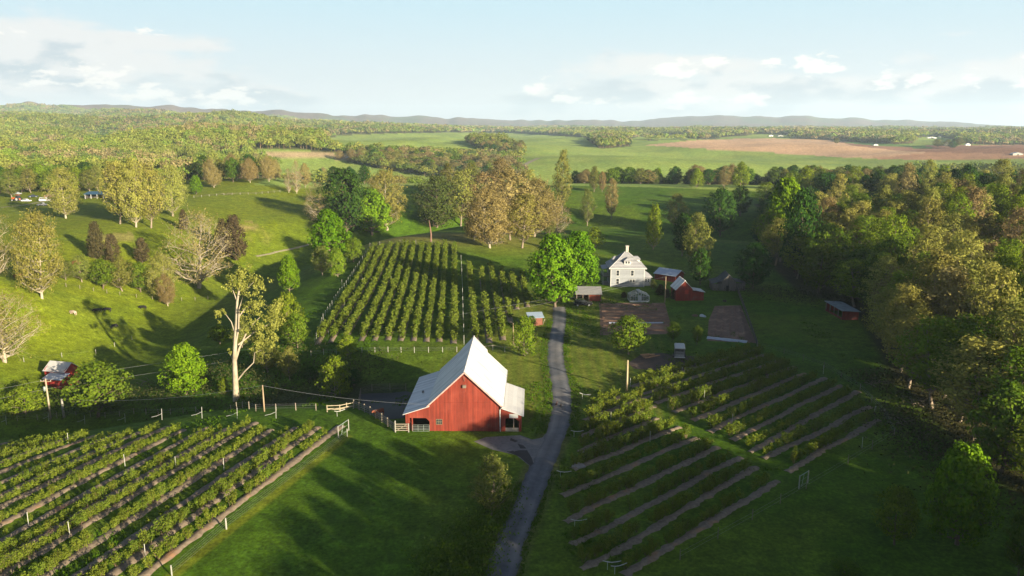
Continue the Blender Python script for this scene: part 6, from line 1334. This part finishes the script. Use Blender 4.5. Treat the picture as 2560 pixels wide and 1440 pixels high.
poly_trees([(0, 470), (130, 468), (220, 462), (250, 478), (120, 482), (0, 484)], 22, ['olive', 'dark', 'green', 'lime'], (12, 17), (5, 7), '%s tree in the belt behind the far farm', 'trees behind the far farm', 38)
poly_trees([(2325, 366), (2400, 362), (2410, 372), (2330, 374)], 5, ['dark', 'olive'], (14, 18), (8, 12), '%s tree in the clump round the far white farmhouse', 'trees round the far farmhouse', 39, 12)
poly_trees([(2080, 362), (2085, 356), (2095, 362)], 1, ['olive'], (14, 15), (8, 9), '%s lone tree at the tip of the pale brown field', 'lone field trees', 40)
poly_trees([(1940, 452), (2060, 448), (2100, 470), (1960, 480)], 10, ['dark', 'olive', 'green'], (13, 17), (5, 7), '%s tree where the wood meets the crest', 'trees at the crest corner', 41, 7)
# ------------------------------------------------------------------ far woods: one mass of crowns
def far_forest():
    rng = np.random.default_rng(77); PX, PY, PZ, S = [], [], [], []
    r = 560.0
    while r < 6200:
        sp = max(9.5, r * .0052); a = np.arange(-.68, .68, sp / r); a = a + rng.uniform(-.5, .5, len(a)) * sp / r; rr = r + rng.uniform(-.6, .6, len(a)) * sp
        x = rr * np.sin(a); y = rr * np.cos(a); z = height(x, y); px, py, d = project(x, y, z)
        op = is_open(px, py); 
        for p, _ in BROWN: op |= inpoly(px, py, p)
        keep = ~op & (rr > 620) & ~((rr < 760) & (a > -.12)) & (px > -150) & (px < 2710) & (rr < 6000)
        # gaps and clearings far out
        keep &= ~((vnoise(x / 300, y / 300, 91) > .30) & (rr > 1500) & (px > 1500))
        PX.append(x[keep]); PY.append(y[keep]); PZ.append(z[keep]); S.append(np.full(keep.sum(), sp)); r += sp * .9
    X = np.concatenate(PX); Y = np.concatenate(PY); Z = np.concatenate(PZ); S = np.concatenate(S); n = len(X); print('far trees', n, (np.hypot(X,Y)<1300).sum())
    Rr = np.maximum(6.2, S * .74) * rng.uniform(.75, 1.25, n); H = np.clip(rng.normal(15, 3, n), 9, 24) * (1 + .25 * np.clip(S / 20 - .6, 0, .6))
    qx, qy, _ = project(X, Y, Z); H = H * np.where((qx > 780) & (qx < 1340) & (qy > 372) & (qy < 470), .66, 1.0)
    nz = fbm(X / 190, Y / 190, 4, 55); sp_ = rng.uniform(0, 1, n) * .75 + .12 + .85 * nz
    pal = np.array([[.125, .150, .028], [.155, .165, .035], [.100, .145, .022], [.165, .135, .060], [.050, .078, .022], [.175, .150, .065]])
    pi = np.digitize(sp_, [.20, .45, .66, .80, .90]); col = pal[pi] * 1.3 * (1 + .45 * fbm(X / 420, Y / 420, 3, 58))[:, None] * rng.uniform(.8, 1.15, (n, 1))
    dk = (np.hypot(X - 0, Y) < 1000); 
    dist = np.hypot(X, Y); KK = np.where(dist < 1000, 300, np.where(dist < 1400, 170, np.where(dist < 2200, 80, 46))); ci = np.repeat(np.arange(n), KK); m = len(ci); d = rng.normal(size=(m, 3)); d[:, 2] = np.abs(d[:, 2]) * 1.0 - .25; d /= np.linalg.norm(d, axis=1, keepdims=True)
    q = rng.uniform(.7, 1.05, m); c = np.stack([X[ci] + d[:, 0] * Rr[ci] * q, Y[ci] + d[:, 1] * Rr[ci] * q, Z[ci] + H[ci] * .58 + d[:, 2] * H[ci] * .42 * q], 1)
    rn = rng.normal(size=(m, 3)); nr = d + rn * .75 + np.array([0, 0, .25]); nr /= np.linalg.norm(nr, axis=1, keepdims=True); V, F = leaf_quads(c, nr, Rr[ci] * rng.uniform(.28, .58, m) * np.where(dist < 1000, .42, np.where(dist < 1400, .58, np.where(dist < 2200, .85, 1.0)))[ci], rng)
    A = np.repeat(np.clip(col[ci] * rng.uniform(.86, 1.14, (m, 1)), 0, 1), 4, 0)
    # trunks
    b0 = np.stack([X, Y, Z - .5], 1); th = rng.uniform(0, 6.28, n); u = np.stack([np.cos(th), np.sin(th), 0 * th], 1) * .35; w = np.stack([-np.sin(th), np.cos(th), 0 * th], 1) * .35; top = b0 + np.stack([0 * X, 0 * X, H * .7], 1)
    TV = []; 
    for e in (u, w): TV.append(np.stack([b0 - e, b0 + e, top + e * .6, top - e * .6], 1).reshape(-1, 3))
    TV = np.concatenate(TV); TA = np.tile(np.array([.22, .16, .10]), (len(TV), 1))
    mt, N, L = newmat('far_wood_leaves'); out = N('ShaderNodeOutputMaterial'); a_ = N('ShaderNodeAttribute'); a_.attribute_name = 'Col'; df = N('ShaderNodeBsdfDiffuse'); tl = N('ShaderNodeBsdfTranslucent'); L(a_.outputs['Color'], df.inputs['Color']); L(a_.outputs['Color'], tl.inputs['Color']); ms = N('ShaderNodeMixShader'); ms.inputs[0].default_value = .25; L(df.outputs[0], ms.inputs[1]); L(tl.outputs[0], ms.inputs[2]); L(ms.outputs[0], out.inputs['Surface'])
    VV = np.concatenate([V, TV]); o = link('far_wood', mesh_np('far_wood', VV, np.arange(len(VV)).reshape(-1, 4), mt, np.concatenate([A, TA])))
    tag(o, 'wide mixed spring woodland covering the far ridges', 'woodland', kind='stuff')
far_forest()
# ------------------------------------------------------------------ haze
def haze():
    m = MB(); m.box(-15600, 15600, -15600, 15600, -160, 420); 
    me = bpy.data.meshes.new('haze'); me.from_pydata(m.v, [], m.f); mt = bpy.data.materials.new('haze'); mt.use_nodes = True; nt = mt.node_tree; nt.nodes.clear(); out = nt.nodes.new('ShaderNodeOutputMaterial'); v = nt.nodes.new('ShaderNodeVolumePrincipled')
    setc(v.inputs['Color'], (.66, .82, 1.0)); v.inputs['Density'].default_value = 7.5e-5; v.inputs['Anisotropy'].default_value = .1; nt.links.new(v.outputs[0], out.inputs['Volume']); me.materials.append(mt)
    o = link('haze', me); tag(o, 'pale blue haze lying over the distant hills', 'haze', kind='stuff')
haze()

# look-alikes in one clump: say which one from the left
def number_labels():
    from collections import defaultdict
    D = defaultdict(list)
    for o in COL.objects:
        if o.parent is None and 'label' in o and o.get('group') : D[o['label']].append(o)
    for lab, L_ in D.items():
        if len(L_) < 2: continue
        L_.sort(key=lambda o: float(project(o.location.x, o.location.y, o.location.z)[0]))
        for i, o in enumerate(L_): o['label'] = lab + ', ' + ordw(i + 1) + ' from the left'
number_labels()
